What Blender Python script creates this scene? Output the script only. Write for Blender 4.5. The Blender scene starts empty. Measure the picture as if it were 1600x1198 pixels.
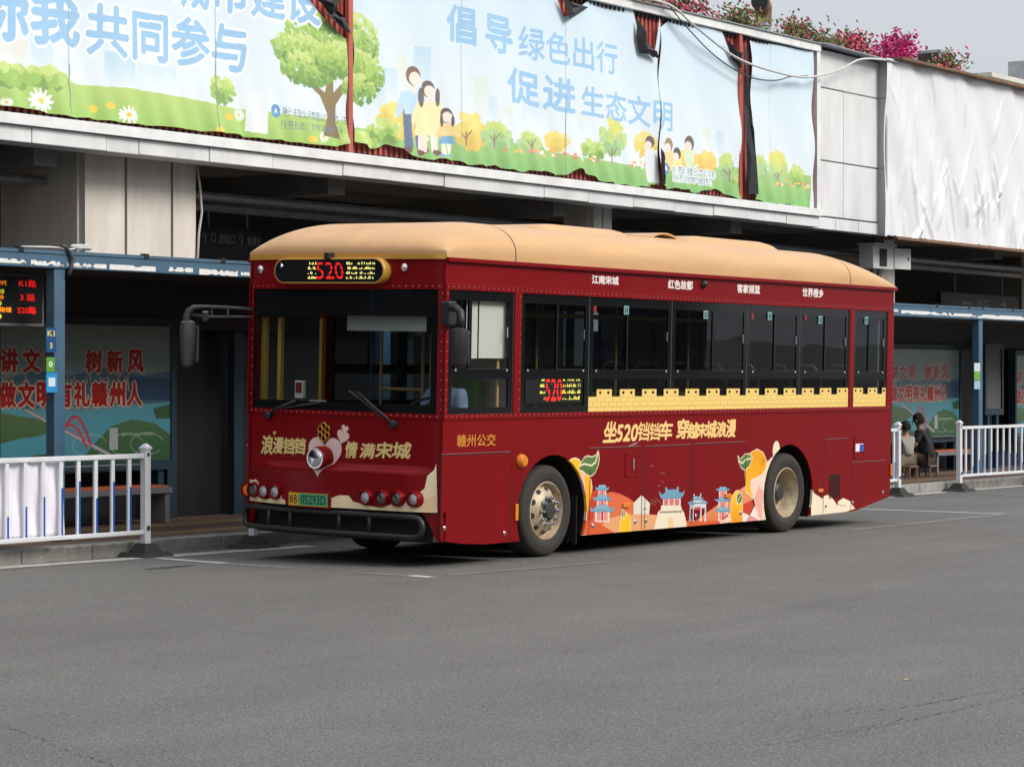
import bpy, bmesh, math, random
import numpy as np
from mathutils import Vector, Matrix
random.seed(7); rng = np.random.default_rng(7)
D = bpy.data
sc = bpy.context.scene
COL = sc.collection
rad = math.radians

# ------------------------------------------------------------------ camera, world, sun, exposure
F, TH, HV, CAMH = 3900.0, rad(34.9), 594.0, 1.847
CAM = np.array([-19.7017, -14.6024, CAMH])
cd = D.cameras.new('camera'); cam = D.objects.new('camera', cd); COL.objects.link(cam)
cd.sensor_width = 36; cd.lens = F/1600*36; cd.shift_y = (HV-599)/1600; cd.clip_start = .5; cd.clip_end = 3000
cam.location = CAM; cam.rotation_euler = (rad(90), 0, TH-rad(90)); sc.camera = cam

SUN = Vector((.14, -.84, .66)).normalized()
wd = D.worlds.new('World'); sc.world = wd; wd.use_nodes = True
wn, wl = wd.node_tree.nodes, wd.node_tree.links
bg = wn['Background']; bg.inputs[1].default_value = .12
sky = wn.new('ShaderNodeTexSky'); sky.sky_type = 'NISHITA'; sky.sun_disc = False
sky.sun_elevation = math.asin(SUN.z); sky.sun_rotation = math.atan2(SUN.x, SUN.y)
sky.air_density = 1.2; sky.dust_density = 4.0
hs = wn.new('ShaderNodeMixRGB'); hs.blend_type = 'MIX'; hs.inputs[0].default_value = .86
hs.inputs[2].default_value = (5.0, 5.15, 5.55, 1)       # even overcast cloud layer
wl.new(sky.outputs[0], hs.inputs[1])
# an overcast sky grows brighter towards the zenith
gm = wn.new('ShaderNodeNewGeometry'); sz_ = wn.new('ShaderNodeSeparateXYZ'); wl.new(gm.outputs['Incoming'], sz_.inputs[0])
ab = wn.new('ShaderNodeMath'); ab.operation = 'MULTIPLY_ADD'; ab.inputs[1].default_value = -1.0; ab.inputs[2].default_value = .90; wl.new(sz_.outputs[2], ab.inputs[0])
mxx = wn.new('ShaderNodeMath'); mxx.operation = 'MAXIMUM'; mxx.inputs[1].default_value = .9; wl.new(ab.outputs[0], mxx.inputs[0])
vm = wn.new('ShaderNodeVectorMath'); vm.operation = 'SCALE'; wl.new(hs.outputs[0], vm.inputs[0]); wl.new(mxx.outputs[0], vm.inputs['Scale']); wl.new(vm.outputs[0], bg.inputs[0])
ld = D.lights.new('sun', 'SUN'); ld.energy = 2.35; ld.angle = rad(24); ld.color = (1, .965, .91)
lo = D.objects.new('sun', ld); COL.objects.link(lo); lo.rotation_euler = SUN.to_track_quat('Z', 'Y').to_euler()
sc.view_settings.view_transform = 'Standard'; sc.view_settings.look = 'None'
sc.view_settings.exposure = 0.15; sc.view_settings.gamma = 1; sc.view_settings.use_curve_mapping = False
sc.cycles.max_bounces = 7; sc.cycles.transparent_max_bounces = 24

# ------------------------------------------------------------------ measuring: a point of the photograph on a known plane
_f = np.array([math.cos(TH), math.sin(TH), 0]); _r = np.array([math.sin(TH), -math.cos(TH), 0]); _u = np.array([0, 0, 1.])
def _ray(u, v): return _f + (u-800)/F*_r + (HV-v)/F*_u
ROLL = rad(1.3)
RB = np.array(Matrix.Rotation(ROLL, 3, 'X'))
YAW = rad(-1.6)
RS = np.array(Matrix.Rotation(YAW, 3, 'Z'))
def _hit(u, v, axis, val, R=None, O=(0, 0, 0)):
    C = CAM-np.array(O); r = _ray(u, v)
    if R is not None: C = R.T@C; r = R.T@r
    t = (val-C[axis])/r[axis]; return C+t*r
def Pb(u, v, y=0.): p = _hit(u, v, 1, y, RB); return (p[0], p[2])        # bus side (x, z)
def Pf(u, v, x=-.08): p = _hit(u, v, 0, x, RB); return (p[1], p[2])      # bus front (y, z)
SO = (0, 4.40, 0)
def Ps(u, v, y=0.): p = _hit(u, v, 1, y, RS, SO); return (p[0], p[2])    # shelter frame (x, z)
def Pg(u, v, z=0.): p = _hit(u, v, 2, z); return (p[0], p[1])            # ground
def Pw(u, v, y): p = _hit(u, v, 1, y); return (p[0], p[2])               # facade plane

# ------------------------------------------------------------------ helpers
class MB:
    def __init__(s): s.v = []; s.f = []
    def add(s, vs, fs):
        b = len(s.v); s.v += [tuple(map(float, p)) for p in vs]; s.f += [tuple(i+b for i in f) for f in fs]; return s
    def box(s, x0, x1, y0, y1, z0, z1):
        return s.add([(x, y, z) for z in (z0, z1) for y in (y0, y1) for x in (x0, x1)],
                     [(0, 2, 3, 1), (4, 5, 7, 6), (0, 1, 5, 4), (2, 6, 7, 3), (0, 4, 6, 2), (1, 3, 7, 5)])
    def frustum(s, cx, cy, z0, z1, a0, a1):
        v = []
        for z, a in ((z0, a0), (z1, a1)): v += [(cx-a, cy-a, z), (cx+a, cy-a, z), (cx+a, cy+a, z), (cx-a, cy+a, z)]
        return s.add(v, [(3, 2, 1, 0), (4, 5, 6, 7), (0, 1, 5, 4), (1, 2, 6, 5), (2, 3, 7, 6), (3, 0, 4, 7)])
    def tube(s, pts, r, n=10, closed=False):
        pts = [Vector(p) for p in pts]; m = len(pts); rs = r if isinstance(r, (list, tuple)) else [r]*m
        vs = []; prev = None
        for i, p in enumerate(pts):
            a = pts[(i-1) % m] if (i > 0 or closed) else p; b = pts[(i+1) % m] if (i < m-1 or closed) else p
            t = (b-a).normalized()
            if prev is None: q = t.orthogonal().normalized()
            else:
                q = prev-t*prev.dot(t)
                q = q.normalized() if q.length > 1e-6 else t.orthogonal().normalized()
            prev = q; w = t.cross(q)
            for k in range(n):
                an = 2*math.pi*k/n; vs.append(p+(q*math.cos(an)+w*math.sin(an))*rs[i])
        fs = []
        for i in range(m if closed else m-1):
            j = (i+1) % m
            for k in range(n): fs.append((i*n+k, i*n+(k+1) % n, j*n+(k+1) % n, j*n+k))
        if not closed: fs += [tuple(range(n))[::-1], tuple(range((m-1)*n, m*n))]
        return s.add(vs, fs)
    def lathe(s, prof, o=(0, 0, 0), ax='y', n=32, cap=True):
        vs = []; m = len(prof)
        for r, h in prof:
            for k in range(n):
                a = 2*math.pi*k/n; c, d = r*math.cos(a), r*math.sin(a)
                p = (c, h, d) if ax == 'y' else ((h, c, d) if ax == 'x' else (c, d, h))
                vs.append((p[0]+o[0], p[1]+o[1], p[2]+o[2]))
        fs = [(i*n+k, i*n+(k+1) % n, (i+1)*n+(k+1) % n, (i+1)*n+k) for i in range(m-1) for k in range(n)]
        if cap: fs += [tuple(range(n)), tuple(range((m-1)*n, m*n))[::-1]]
        return s.add(vs, fs)
    def prism(s, poly, fn, d0, d1):
        """extrude outline poly (a,b) from depth d0 to d1 through fn(a,b,d)"""
        n = len(poly)
        vs = [fn(a, b, d0) for a, b in poly]+[fn(a, b, d1) for a, b in poly]
        return s.add(vs, [tuple(range(n)), tuple(range(2*n-1, n-1, -1))]+[(i, i+n, (i+1) % n+n, (i+1) % n) for i in range(n)])
    def grid(s, fn, nu, nv):
        vs = [fn(i/nu, j/nv) for j in range(nv+1) for i in range(nu+1)]
        return s.add(vs, [(j*(nu+1)+i, j*(nu+1)+i+1, (j+1)*(nu+1)+i+1, (j+1)*(nu+1)+i) for j in range(nv) for i in range(nu)])
    def build(s, name, m, parent=None, smooth=False, bevel=0, solid=0, fix=True, uv=None, seg=2):
        me = D.meshes.new(name); me.from_pydata(s.v, [], s.f)
        if fix:
            bm = bmesh.new(); bm.from_mesh(me); bmesh.ops.recalc_face_normals(bm, faces=bm.faces); bm.to_mesh(me); bm.free()
        me.materials.append(m)
        if uv:
            L = me.uv_layers.new(name='map'); co = [uv(*v.co) for v in me.vertices]
            for lp in me.loops: L.data[lp.index].uv = co[lp.vertex_index]
        if smooth:
            for p in me.polygons: p.use_smooth = True
            if smooth != 'all' : me.set_sharp_from_angle(angle=rad(38))
        return link(name, me, parent, bevel, solid, seg)
def link(name, me, parent=None, bevel=0, solid=0, seg=2):
    o = D.objects.new(name, me); COL.objects.link(o)
    if parent: o.parent = parent
    if solid: md = o.modifiers.new('s', 'SOLIDIFY'); md.thickness = solid; md.offset = 0
    if bevel: md = o.modifiers.new('b', 'BEVEL'); md.width = bevel; md.segments = seg; md.limit_method = 'ANGLE'
    return o
def empty(name, loc=(0, 0, 0), rot=(0, 0, 0)):
    o = D.objects.new(name, None); COL.objects.link(o); o.location = loc; o.rotation_euler = rot; o.empty_display_size = .2; return o
def tag(o, label=None, cat=None, group=None, kind=None):
    for k, v in (('label', label), ('category', cat), ('group', group), ('kind', kind)):
        if v: o[k] = v
    return o
def copy_tree(o, parent=None):
    c = o.copy(); COL.objects.link(c); c.parent = parent
    for ch in o.children: copy_tree(ch, c)
    return c
def BOX(name, m, parent, *a, bevel=0, **k): return MB().box(*a).build(name, m, parent, bevel=bevel, **k)

# ------------------------------------------------------------------ materials
def srgb(r, g, b): return tuple(((c/255)/12.92 if c <= 10 else ((c/255+.055)/1.055)**2.4) for c in (r, g, b))+(1,)
def mat(name, col, rough=.5, metal=0, var=0, vs=3, bump=0, bs=40, coat=0, emit=None, es=1, spec=.5, img=None, imgmix=False, stretch=None, dirt=0):
    m = D.materials.new(name); m.use_nodes = True; N, L = m.node_tree.nodes, m.node_tree.links
    b = N['Principled BSDF']; b.inputs['Base Color'].default_value = col if len(col) == 4 else (*col, 1)
    b.inputs['Roughness'].default_value = rough; b.inputs['Metallic'].default_value = metal
    b.inputs['Coat Weight'].default_value = coat; b.inputs['Coat Roughness'].default_value = .06
    b.inputs['Specular IOR Level'].default_value = spec
    out = None
    tc = N.new('ShaderNodeTexCoord'); mp = N.new('ShaderNodeMapping'); L.new(tc.outputs['Object'], mp.inputs[0])
    if stretch: mp.inputs['Scale'].default_value = stretch
    if img:
        t = N.new('ShaderNodeTexImage'); t.image = img; t.extension = 'EXTEND'
        u = N.new('ShaderNodeUVMap'); u.uv_map = 'map'; L.new(u.outputs[0], t.inputs[0])
        if imgmix:
            mx = N.new('ShaderNodeMixRGB'); L.new(t.outputs['Alpha'], mx.inputs[0]); mx.inputs[1].default_value = b.inputs['Base Color'].default_value
            L.new(t.outputs['Color'], mx.inputs[2]); out = mx.outputs[0]
        else: out = t.outputs['Color']
    if var or dirt:
        n = N.new('ShaderNodeTexNoise'); n.inputs['Scale'].default_value = vs; n.inputs['Detail'].default_value = 8; n.inputs['Roughness'].default_value = .65
        L.new(mp.outputs[0], n.inputs['Vector'])
        mr = N.new('ShaderNodeMapRange'); mr.inputs[1].default_value = .3; mr.inputs[2].default_value = .7
        mr.inputs[3].default_value = 1-(var or dirt); mr.inputs[4].default_value = 1+(var or 0)*.6
        L.new(n.outputs[0], mr.inputs[0])
        mx = N.new('ShaderNodeMixRGB'); mx.blend_type = 'MULTIPLY'; mx.inputs[0].default_value = 1
        if out: L.new(out, mx.inputs[1])
        else: mx.inputs[1].default_value = b.inputs['Base Color'].default_value
        cx = N.new('ShaderNodeCombineXYZ')
        for i in range(3): L.new(mr.outputs[0], cx.inputs[i])
        L.new(cx.outputs[0], mx.inputs[2]); out = mx.outputs[0]
        m2 = N.new('ShaderNodeMapRange'); m2.inputs[3].default_value = max(.02, rough-.08); m2.inputs[4].default_value = min(1, rough+.1)
        L.new(n.outputs[0], m2.inputs[0]); L.new(m2.outputs[0], b.inputs['Roughness'])
    if out: L.new(out, b.inputs['Base Color'])
    if bump:
        n = N.new('ShaderNodeTexNoise'); n.inputs['Scale'].default_value = bs; n.inputs['Detail'].default_value = 5; L.new(mp.outputs[0], n.inputs['Vector'])
        bp = N.new('ShaderNodeBump'); bp.inputs['Strength'].default_value = bump; bp.inputs['Distance'].default_value = .02
        L.new(n.outputs[0], bp.inputs['Height']); L.new(bp.outputs[0], b.inputs['Normal'])
    if emit is not None:
        b.inputs['Emission Strength'].default_value = es
        if img: L.new(out, b.inputs['Emission Color'])
        else: b.inputs['Emission Color'].default_value = emit
    return m
def glass(name, tint, rough=.01, refl=1.0, wav=0):
    m = D.materials.new(name); m.use_nodes = True; N, L = m.node_tree.nodes, m.node_tree.links
    N.remove(N['Principled BSDF']); o = N['Material Output']
    ge = N.new('ShaderNodeNewGeometry'); dt = N.new('ShaderNodeVectorMath'); dt.operation = 'DOT_PRODUCT'
    L.new(ge.outputs['Incoming'], dt.inputs[0]); L.new(ge.outputs['Normal'], dt.inputs[1])
    def mth(op, a, b=None):
        n = N.new('ShaderNodeMath'); n.operation = op
        for i, x in enumerate((a, b)):
            if x is None: continue
            if isinstance(x, (int, float)): n.inputs[i].default_value = x
            else: L.new(x, n.inputs[i])
        return n.outputs[0]
    a = mth('ABSOLUTE', dt.outputs['Value']); k = mth('POWER', mth('SUBTRACT', 1.0, a), 5.0)
    fr = mth('MULTIPLY', mth('ADD', mth('MULTIPLY', k, .95), .05), refl)
    tr = N.new('ShaderNodeBsdfTransparent'); tr.inputs[0].default_value = tint if len(tint) == 4 else (*tint, 1)
    gl = N.new('ShaderNodeBsdfGlossy'); gl.inputs['Roughness'].default_value = rough
    if wav:
        tc = N.new('ShaderNodeTexCoord'); n = N.new('ShaderNodeTexNoise'); n.inputs['Scale'].default_value = 1.3; n.inputs['Detail'].default_value = 1
        L.new(tc.outputs['Object'], n.inputs['Vector']); bp = N.new('ShaderNodeBump'); bp.inputs['Strength'].default_value = wav; bp.inputs['Distance'].default_value = .05
        L.new(n.outputs[0], bp.inputs['Height']); L.new(bp.outputs[0], gl.inputs['Normal'])
    mx = N.new('ShaderNodeMixShader'); L.new(fr, mx.inputs[0]); L.new(tr.outputs[0], mx.inputs[1]); L.new(gl.outputs[0], mx.inputs[2])
    L.new(mx.outputs[0], o.inputs[0]); return m

# ------------------------------------------------------------------ a small painter for flat print (banners, posters, livery, screens)
_tc = {}
def text_tris(body):
    if body in _tc: return _tc[body]
    cu = D.curves.new('t', 'FONT'); cu.body = body; cu.resolution_u = 3; o = D.objects.new('t', cu); COL.objects.link(o)
    bpy.context.view_layer.update(); ev = o.evaluated_get(bpy.context.evaluated_depsgraph_get())
    me = ev.to_mesh(); me.calc_loop_triangles()
    V = np.array([v.co[:2] for v in me.vertices]); T = np.array([t.vertices[:] for t in me.loop_triangles])
    ev.to_mesh_clear(); D.objects.remove(o); D.curves.remove(cu)
    V = V-V.min(0); V = V/np.maximum(V.max(0), 1e-9)
    _tc[body] = (V, T); return _tc[body]
class Canvas:
    def __init__(s, a0, a1, b0, b1, ppm, base=None):
        s.a0, s.b0, s.a1, s.b1, s.p = a0, b0, a1, b1, ppm
        s.w, s.h = int((a1-a0)*ppm), int((b1-b0)*ppm)
        s.px = np.zeros((s.h, s.w, 4), np.float32)
        if base: s.px[:] = (*[c/255 for c in base], 1)
    def to(s, pts): return [((a-s.a0)*s.p, (b-s.b0)*s.p) for a, b in pts]
    def mask(s, polys):
        m = np.zeros((s.h, s.w), bool)
        for pl in polys:
            P = np.array(s.to(pl)); y0 = max(0, int(P[:, 1].min())); y1 = min(s.h-1, int(P[:, 1].max())+1)
            Q = np.roll(P, -1, 0)
            for y in range(y0, y1+1):
                yc = y+.5; k = (P[:, 1] > yc) != (Q[:, 1] > yc)
                if not k.any(): continue
                p, q = P[k], Q[k]; xs = np.sort(p[:, 0]+(yc-p[:, 1])/(q[:, 1]-p[:, 1])*(q[:, 0]-p[:, 0]))
                for i in range(0, len(xs)-1, 2):
                    a, b = int(max(0, math.ceil(xs[i]-.5))), int(min(s.w, math.ceil(xs[i+1]-.5)))
                    if b > a: m[y, a:b] = True
        return m
    def dil(s, m, n):
        for i in range(n):
            k = m.copy(); k[1:] |= m[:-1]; k[:-1] |= m[1:]; k[:, 1:] |= m[:, :-1]; k[:, :-1] |= m[:, 1:]; m = k
        return m
    def paint(s, m, col, al=1.0, grad=None):
        c = np.array([x/255 for x in col], np.float32)
        if grad is not None:       # second colour, vertical blend over the mask's rows
            g = np.array([x/255 for x in grad], np.float32); ys = np.where(m.any(1))[0]
            if len(ys) == 0: return
            t = np.clip((np.arange(s.h)-ys[0])/max(1, ys[-1]-ys[0]), 0, 1)[:, None, None]
            cc = np.broadcast_to(c*(1-t)+g*t, (s.h, s.w, 3))[m]
        else: cc = c
        s.px[m, :3] = s.px[m, :3]*(1-al)+cc*al if al < 1 else cc
        s.px[m, 3] = np.maximum(s.px[m, 3], al)
    def quick(s, pts, col, al=1.0):
        P = np.array(s.to(pts)); Q = np.roll(P, -1, 0); c = np.array([x/255 for x in col], np.float32)
        for y in range(max(0, int(P[:, 1].min())), min(s.h-1, int(P[:, 1].max())+1)+1):
            k = (P[:, 1] > y+.5) != (Q[:, 1] > y+.5)
            if not k.any(): continue
            p, q = P[k], Q[k]; xs = p[:, 0]+(y+.5-p[:, 1])/(q[:, 1]-p[:, 1])*(q[:, 0]-p[:, 0])
            a, b = int(max(0, math.ceil(xs.min()-.5))), int(min(s.w, math.ceil(xs.max()-.5)))
            if b > a: s.px[y, a:b, :3] = s.px[y, a:b, :3]*(1-al)+c*al; s.px[y, a:b, 3] = 1
    def poly(s, pts, col, al=1.0, grad=None, line=None, lw=2):
        m = s.mask([pts])
        if line: s.paint(s.dil(m, lw), line)
        s.paint(m, col, al, grad)
    def ell(s, a, b, ra, rb, col, al=1.0, grad=None, line=None, lw=2, rot=0):
        c, d = math.cos(rot), math.sin(rot)
        s.poly([(a+ra*math.cos(t)*c-rb*math.sin(t)*d, b+ra*math.cos(t)*d+rb*math.sin(t)*c) for t in np.linspace(0, 2*math.pi, 25)[:-1]], col, al, grad, line, lw)
    def line(s, pts, w, col, al=1.0):
        polys = []
        for (a, b), (c, d) in zip(pts[:-1], pts[1:]):
            l = math.hypot(c-a, d-b) or 1; nx, ny = -(d-b)/l*w/2, (c-a)/l*w/2; polys.append([(a+nx, b+ny), (c+nx, d+ny), (c-nx, d-ny), (a-nx, b-ny)])
        s.paint(s.mask(polys), col, al)
    def text(s, body, q, col, bold=0, line=None, lw=3, al=1.0):
        """q: four corners bottom-left, bottom-right, top-right, top-left"""
        V, T = text_tris(body); q = np.array(q)
        W = (q[0]*(1-V[:, :1])+q[1]*V[:, :1])*(1-V[:, 1:])+(q[3]*(1-V[:, :1])+q[2]*V[:, :1])*V[:, 1:]
        m = s.mask([W[t] for t in T]); m = s.dil(m, bold)
        if line: s.paint(s.dil(m, lw), line)
        s.paint(m, col, al)
    def clump(s, a, b, ra, rb, cols, n=60, sz=.12, al=1.0):
        for i in range(n):
            t = random.uniform(0, 6.283); r = math.sqrt(random.random()); x, y = a+ra*r*math.cos(t), b+rb*r*math.sin(t)
            k = min(len(cols)-1, int((.5+.5*r*math.sin(t)+random.uniform(-.18, .18))*len(cols))); k = max(0, k)
            ra_, rb_ = sz*random.uniform(.6, 1.3), sz*random.uniform(.5, 1); s.quick([(x+ra_*math.cos(q), y+rb_*math.sin(q)) for q in np.linspace(0, 6.28, 11)[:-1]], cols[k], al)
    def image(s, name):
        im = D.images.new(name, s.w, s.h, alpha=True); im.colorspace_settings.name = 'sRGB'
        im.pixels.foreach_set(np.clip(s.px, 0, 1).astype(np.float32).ravel()); im.alpha_mode = 'CHANNEL_PACKED'; im.pack(); return im
    def uv(s, a, b): return ((a-s.a0)/(s.a1-s.a0), (b-s.b0)/(s.b1-s.b0))
def lettering(name, body, m, parent, fn, q, th=.004, bold=.0, shear=0):
    """flat letters as a thin mesh: q is bottom-left, bottom-right, top-right, top-left in (a, b); fn(a, b, d) -> point"""
    V, T = text_tris(body); q = np.array(q)
    W = (q[0]*(1-V[:, :1])+q[1]*V[:, :1])*(1-V[:, 1:])+(q[3]*(1-V[:, :1])+q[2]*V[:, :1])*V[:, 1:]
    mb = MB()
    offs = [(0, 0)] if not bold else [(bold*math.cos(k*math.pi/3), bold*math.sin(k*math.pi/3)) for k in range(6)]
    for i, (dx, dy) in enumerate(offs): mb.add([fn(a+dx, b+dy, th+i*.00025) for a, b in W], [tuple(t) for t in T])
    return mb.build(name, m, parent, fix=False)
# ================================================================== ROAD, KERB, PAVEMENT
def road_mat():
    m = D.materials.new('asphalt'); m.use_nodes = True; N, L = m.node_tree.nodes, m.node_tree.links
    b = N['Principled BSDF']; b.inputs['Roughness'].default_value = .82; b.inputs['Specular IOR Level'].default_value = .3
    tc = N.new('ShaderNodeTexCoord')
    def noise(s, d=4, r=.6):
        n = N.new('ShaderNodeTexNoise'); n.inputs['Scale'].default_value = s; n.inputs['Detail'].default_value = d; n.inputs['Roughness'].default_value = r
        L.new(tc.outputs['Object'], n.inputs['Vector']); return n.outputs[0]
    def ramp(x, p, c):
        n = N.new('ShaderNodeValToRGB'); L.new(x, n.inputs[0]); e = n.color_ramp.elements
        e[0].position, e[0].color = p[0], (*[c[0]]*3, 1); e[1].position, e[1].color = p[1], (*[c[1]]*3, 1)
        for q, k in zip(p[2:], c[2:]): x2 = e.new(q); x2.color = (*[k]*3, 1)
        return n.outputs[0]
    def mul(a, b_):
        n = N.new('ShaderNodeMixRGB'); n.blend_type = 'MULTIPLY'; n.inputs[0].default_value = 1
        for i, x in ((1, a), (2, b_)):
            if isinstance(x, tuple): n.inputs[i].default_value = x
            else: L.new(x, n.inputs[i])
        return n.outputs[0]
    big = ramp(noise(.22, 5), (.3, .7), (.88, 1.08)); mid = ramp(noise(1.6, 7, .7), (.3, .7), (.91, 1.07))
    gr = mul(ramp(noise(60, 3, .7), (.32, .7), (.5, 1.55)), ramp(noise(24, 3, .7), (.3, .7), (.78, 1.22)))
    v = N.new('ShaderNodeTexVoronoi'); v.inputs['Scale'].default_value = 75; L.new(tc.outputs['Object'], v.inputs['Vector'])
    sp = ramp(v.outputs['Distance'], (.05, .5), (1.45, .85))
    mpt = N.new('ShaderNodeMapping'); mpt.inputs['Scale'].default_value = (.10, 1.5, 1); L.new(tc.outputs['Object'], mpt.inputs[0])
    nt = N.new('ShaderNodeTexNoise'); nt.inputs['Scale'].default_value = 1; nt.inputs['Detail'].default_value = 4; L.new(mpt.outputs[0], nt.inputs['Vector']); trk = ramp(nt.outputs[0], (.35, .65), (.94, 1.03))
    big = mul(big, trk)
    c = mul(mul(mul(mul((.149, .143, .131, 1), big), mid), gr), sp)
    L.new(c, b.inputs['Base Color'])
    bp = N.new('ShaderNodeBump'); bp.inputs['Strength'].default_value = .5; bp.inputs['Distance'].default_value = .006
    L.new(noise(110, 2), bp.inputs['Height']); L.new(bp.outputs[0], b.inputs['Normal']); return m
M = {}
M['asphalt'] = road_mat()
tag(MB().grid(lambda u, v: (-300+600*u, -300+600*v, 0), 4, 4).build('road', M['asphalt']), kind='structure')
M['kerb'] = mat('kerb_concrete', (.30, .29, .26), .85, var=.3, vs=6, bump=.5, bs=25)
def paint_mat(name, col, cov):
    m = D.materials.new(name); m.use_nodes = True; N, L = m.node_tree.nodes, m.node_tree.links
    b = N['Principled BSDF']; b.inputs['Roughness'].default_value = .8
    tc = N.new('ShaderNodeTexCoord'); n = N.new('ShaderNodeTexNoise'); n.inputs['Scale'].default_value = 16; n.inputs['Detail'].default_value = 8; n.inputs['Roughness'].default_value = .8
    L.new(tc.outputs['Object'], n.inputs['Vector']); r = N.new('ShaderNodeMapRange'); r.inputs[1].default_value = cov-.06; r.inputs[2].default_value = cov+.06
    L.new(n.outputs[0], r.inputs[0]); mx = N.new('ShaderNodeMixRGB'); mx.inputs[1].default_value = (*col, 1); mx.inputs[2].default_value = (.16, .155, .148, 1)
    L.new(r.outputs[0], mx.inputs[0]); L.new(mx.outputs[0], b.inputs['Base Color']); return m
M['line'] = paint_mat('road_paint', (.50, .49, .47), .58); M['faint'] = paint_mat('worn_road_paint', (.30, .29, .28), .47)
def marking(a, b, w=.11, m='line', name='road_marking'):
    a, b = Vector((*a, 0)), Vector((*b, 0)); d = (b-a).normalized(); n = Vector((-d.y, d.x, 0))*w/2
    n_ = max(2, int((b-a).length*3)); mb = MB()
    mb.grid(lambda u, v: (*(a+(b-a)*u+n*(2*v-1)*(1+.12*math.sin(u*n_*2.1)))[:2], .004), n_, 1)
    return tag(mb.build(name, M[m]), kind='structure')
KY = lambda x: 3.765-.0245*(x+1.48)         # kerb face line
marking(Pg(0, 887), Pg(484, 853), .24); marking((-9, KY(-9)-.06), Pg(0, 887), .24)
marking(Pg(245, 872), Pg(352, 880), .12); marking(Pg(352, 880), Pg(452, 887), .12, 'faint')
marking(Pg(560, 895), Pg(632, 899), .1, 'faint'); marking(Pg(640, 899), Pg(674, 902), .12); marking(Pg(700, 899), Pg(950, 878), .08, 'faint')
marking(Pg(1345, 795), Pg(1570, 803), .12); marking(Pg(1572, 803), Pg(1330, 828), .12, 'faint')
marking(Pg(1388, 777), Pg(1412, 774), .1); marking((16.5, KY(16.5)-.16), (34, KY(34)-.16), .2)
marking(Pg(1470, 768), Pg(1600, 775), .1, 'faint')
M['crack'] = mat('crack_tar', (.055, .053, .05), .9)
def crack(pts, w, seed, name='road_crack'):
    r = random.Random(seed); P = [Pg(*p) for p in pts]; L_, R_ = [], []
    for (a, b), (c, d) in zip(P[:-1], P[1:]):
        n = max(3, int(math.hypot(c-a, d-b)/.035)); l = math.hypot(c-a, d-b); nx, ny = -(d-b)/l, (c-a)/l
        for i in range(n):
            t = i/n; o = r.uniform(-.02, .02); h = w*max(0, r.uniform(-.15, 1)); x, y = a+(c-a)*t+nx*o, b+(d-b)*t+ny*o
            L_.append((x+nx*h, y+ny*h, .003)); R_.append((x-nx*h, y-ny*h, .003))
    n = len(L_); mb = MB().add(L_+R_, [(i, i+1, n+i+1, n+i) for i in range(n-1)])
    return tag(mb.build(name, M['crack']), kind='structure')
crack([(1180, 1165), (1300, 1150), (1400, 1130), (1500, 1108), (1620, 1078)], .005, 1)
crack([(1330, 1115), (1450, 1100), (1540, 1082), (1620, 1072)], .006, 2); crack([(1250, 1152), (1330, 1140), (1420, 1122)], .004, 3)
crack([(0, 1130), (70, 1158), (130, 1180), (190, 1200)], .004, 4); crack([(1150, 1130), (1250, 1122), (1350, 1105)], .003, 8)
tag(MB().add([(Pg(268, 886)[0]+.38*math.cos(t)*random.uniform(.6, 1.1), Pg(268, 886)[1]+.10*math.sin(t)*random.uniform(.6, 1.1), .0035) for t in np.linspace(0, 6.2, 22)], [tuple(range(22))]).build('road_stain', mat('oil_stain', (.05, .045, .042), .6)), kind='structure')

# pavement: one slab with coloured paver rows, kerb stones one by one
def paver_mat():
    m = D.materials.new('pavers'); m.use_nodes = True; N, L = m.node_tree.nodes, m.node_tree.links; b = N['Principled BSDF']; b.inputs['Roughness'].default_value = .8
    tc = N.new('ShaderNodeTexCoord'); br = N.new('ShaderNodeTexBrick'); br.inputs['Scale'].default_value = 1
    br.inputs['Brick Width'].default_value = .4; br.inputs['Row Height'].default_value = .2; br.inputs['Mortar Size'].default_value = .006
    br.inputs['Color1'].default_value = (1, 1, 1, 1); br.inputs['Color2'].default_value = (.75, .75, .75, 1); br.inputs['Mortar'].default_value = (.35, .35, .35, 1)
    L.new(tc.outputs['Object'], br.inputs['Vector'])
    sx = N.new('ShaderNodeSeparateXYZ'); L.new(tc.outputs['Object'], sx.inputs[0])
    rp = N.new('ShaderNodeValToRGB'); rp.color_ramp.interpolation = 'CONSTANT'; mr = N.new('ShaderNodeMapRange'); mr.inputs[1].default_value = 0; mr.inputs[2].default_value = 4
    L.new(sx.outputs[1], mr.inputs[0]); L.new(mr.outputs[0], rp.inputs[0]); e = rp.color_ramp.elements
    e[0].position, e[0].color = 0, (.25, .24, .21, 1); e[1].position, e[1].color = .08, (.21, .11, .085, 1)
    for p, c in ((.16, (.33, .24, .10, 1)), (.24, (.20, .10, .08, 1)), (.42, (.30, .22, .10, 1)), (.52, (.2, .11, .085, 1)), (.8, (.2, .17, .14, 1))): x = e.new(p); x.color = c
    mx = N.new('ShaderNodeMixRGB'); mx.blend_type = 'MULTIPLY'; mx.inputs[0].default_value = 1; L.new(rp.outputs[0], mx.inputs[1]); L.new(br.outputs[0], mx.inputs[2])
    n = N.new('ShaderNodeTexNoise'); n.inputs['Scale'].default_value = 3; n.inputs['Detail'].default_value = 6; L.new(tc.outputs['Object'], n.inputs['Vector'])
    m2 = N.new('ShaderNodeMixRGB'); m2.blend_type = 'MULTIPLY'; m2.inputs[0].default_value = .6; L.new(mx.outputs[0], m2.inputs[1]); L.new(n.outputs[0], m2.inputs[2]); L.new(m2.outputs[0], b.inputs['Base Color']); return m
pv = MB().box(-60, 70, .151, 30, -.1, .148).build('pavement', paver_mat()); pv.location = (0, KY(0), 0); pv.rotation_euler = (0, 0, math.atan(-.0245)); tag(pv, kind='structure')
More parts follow.
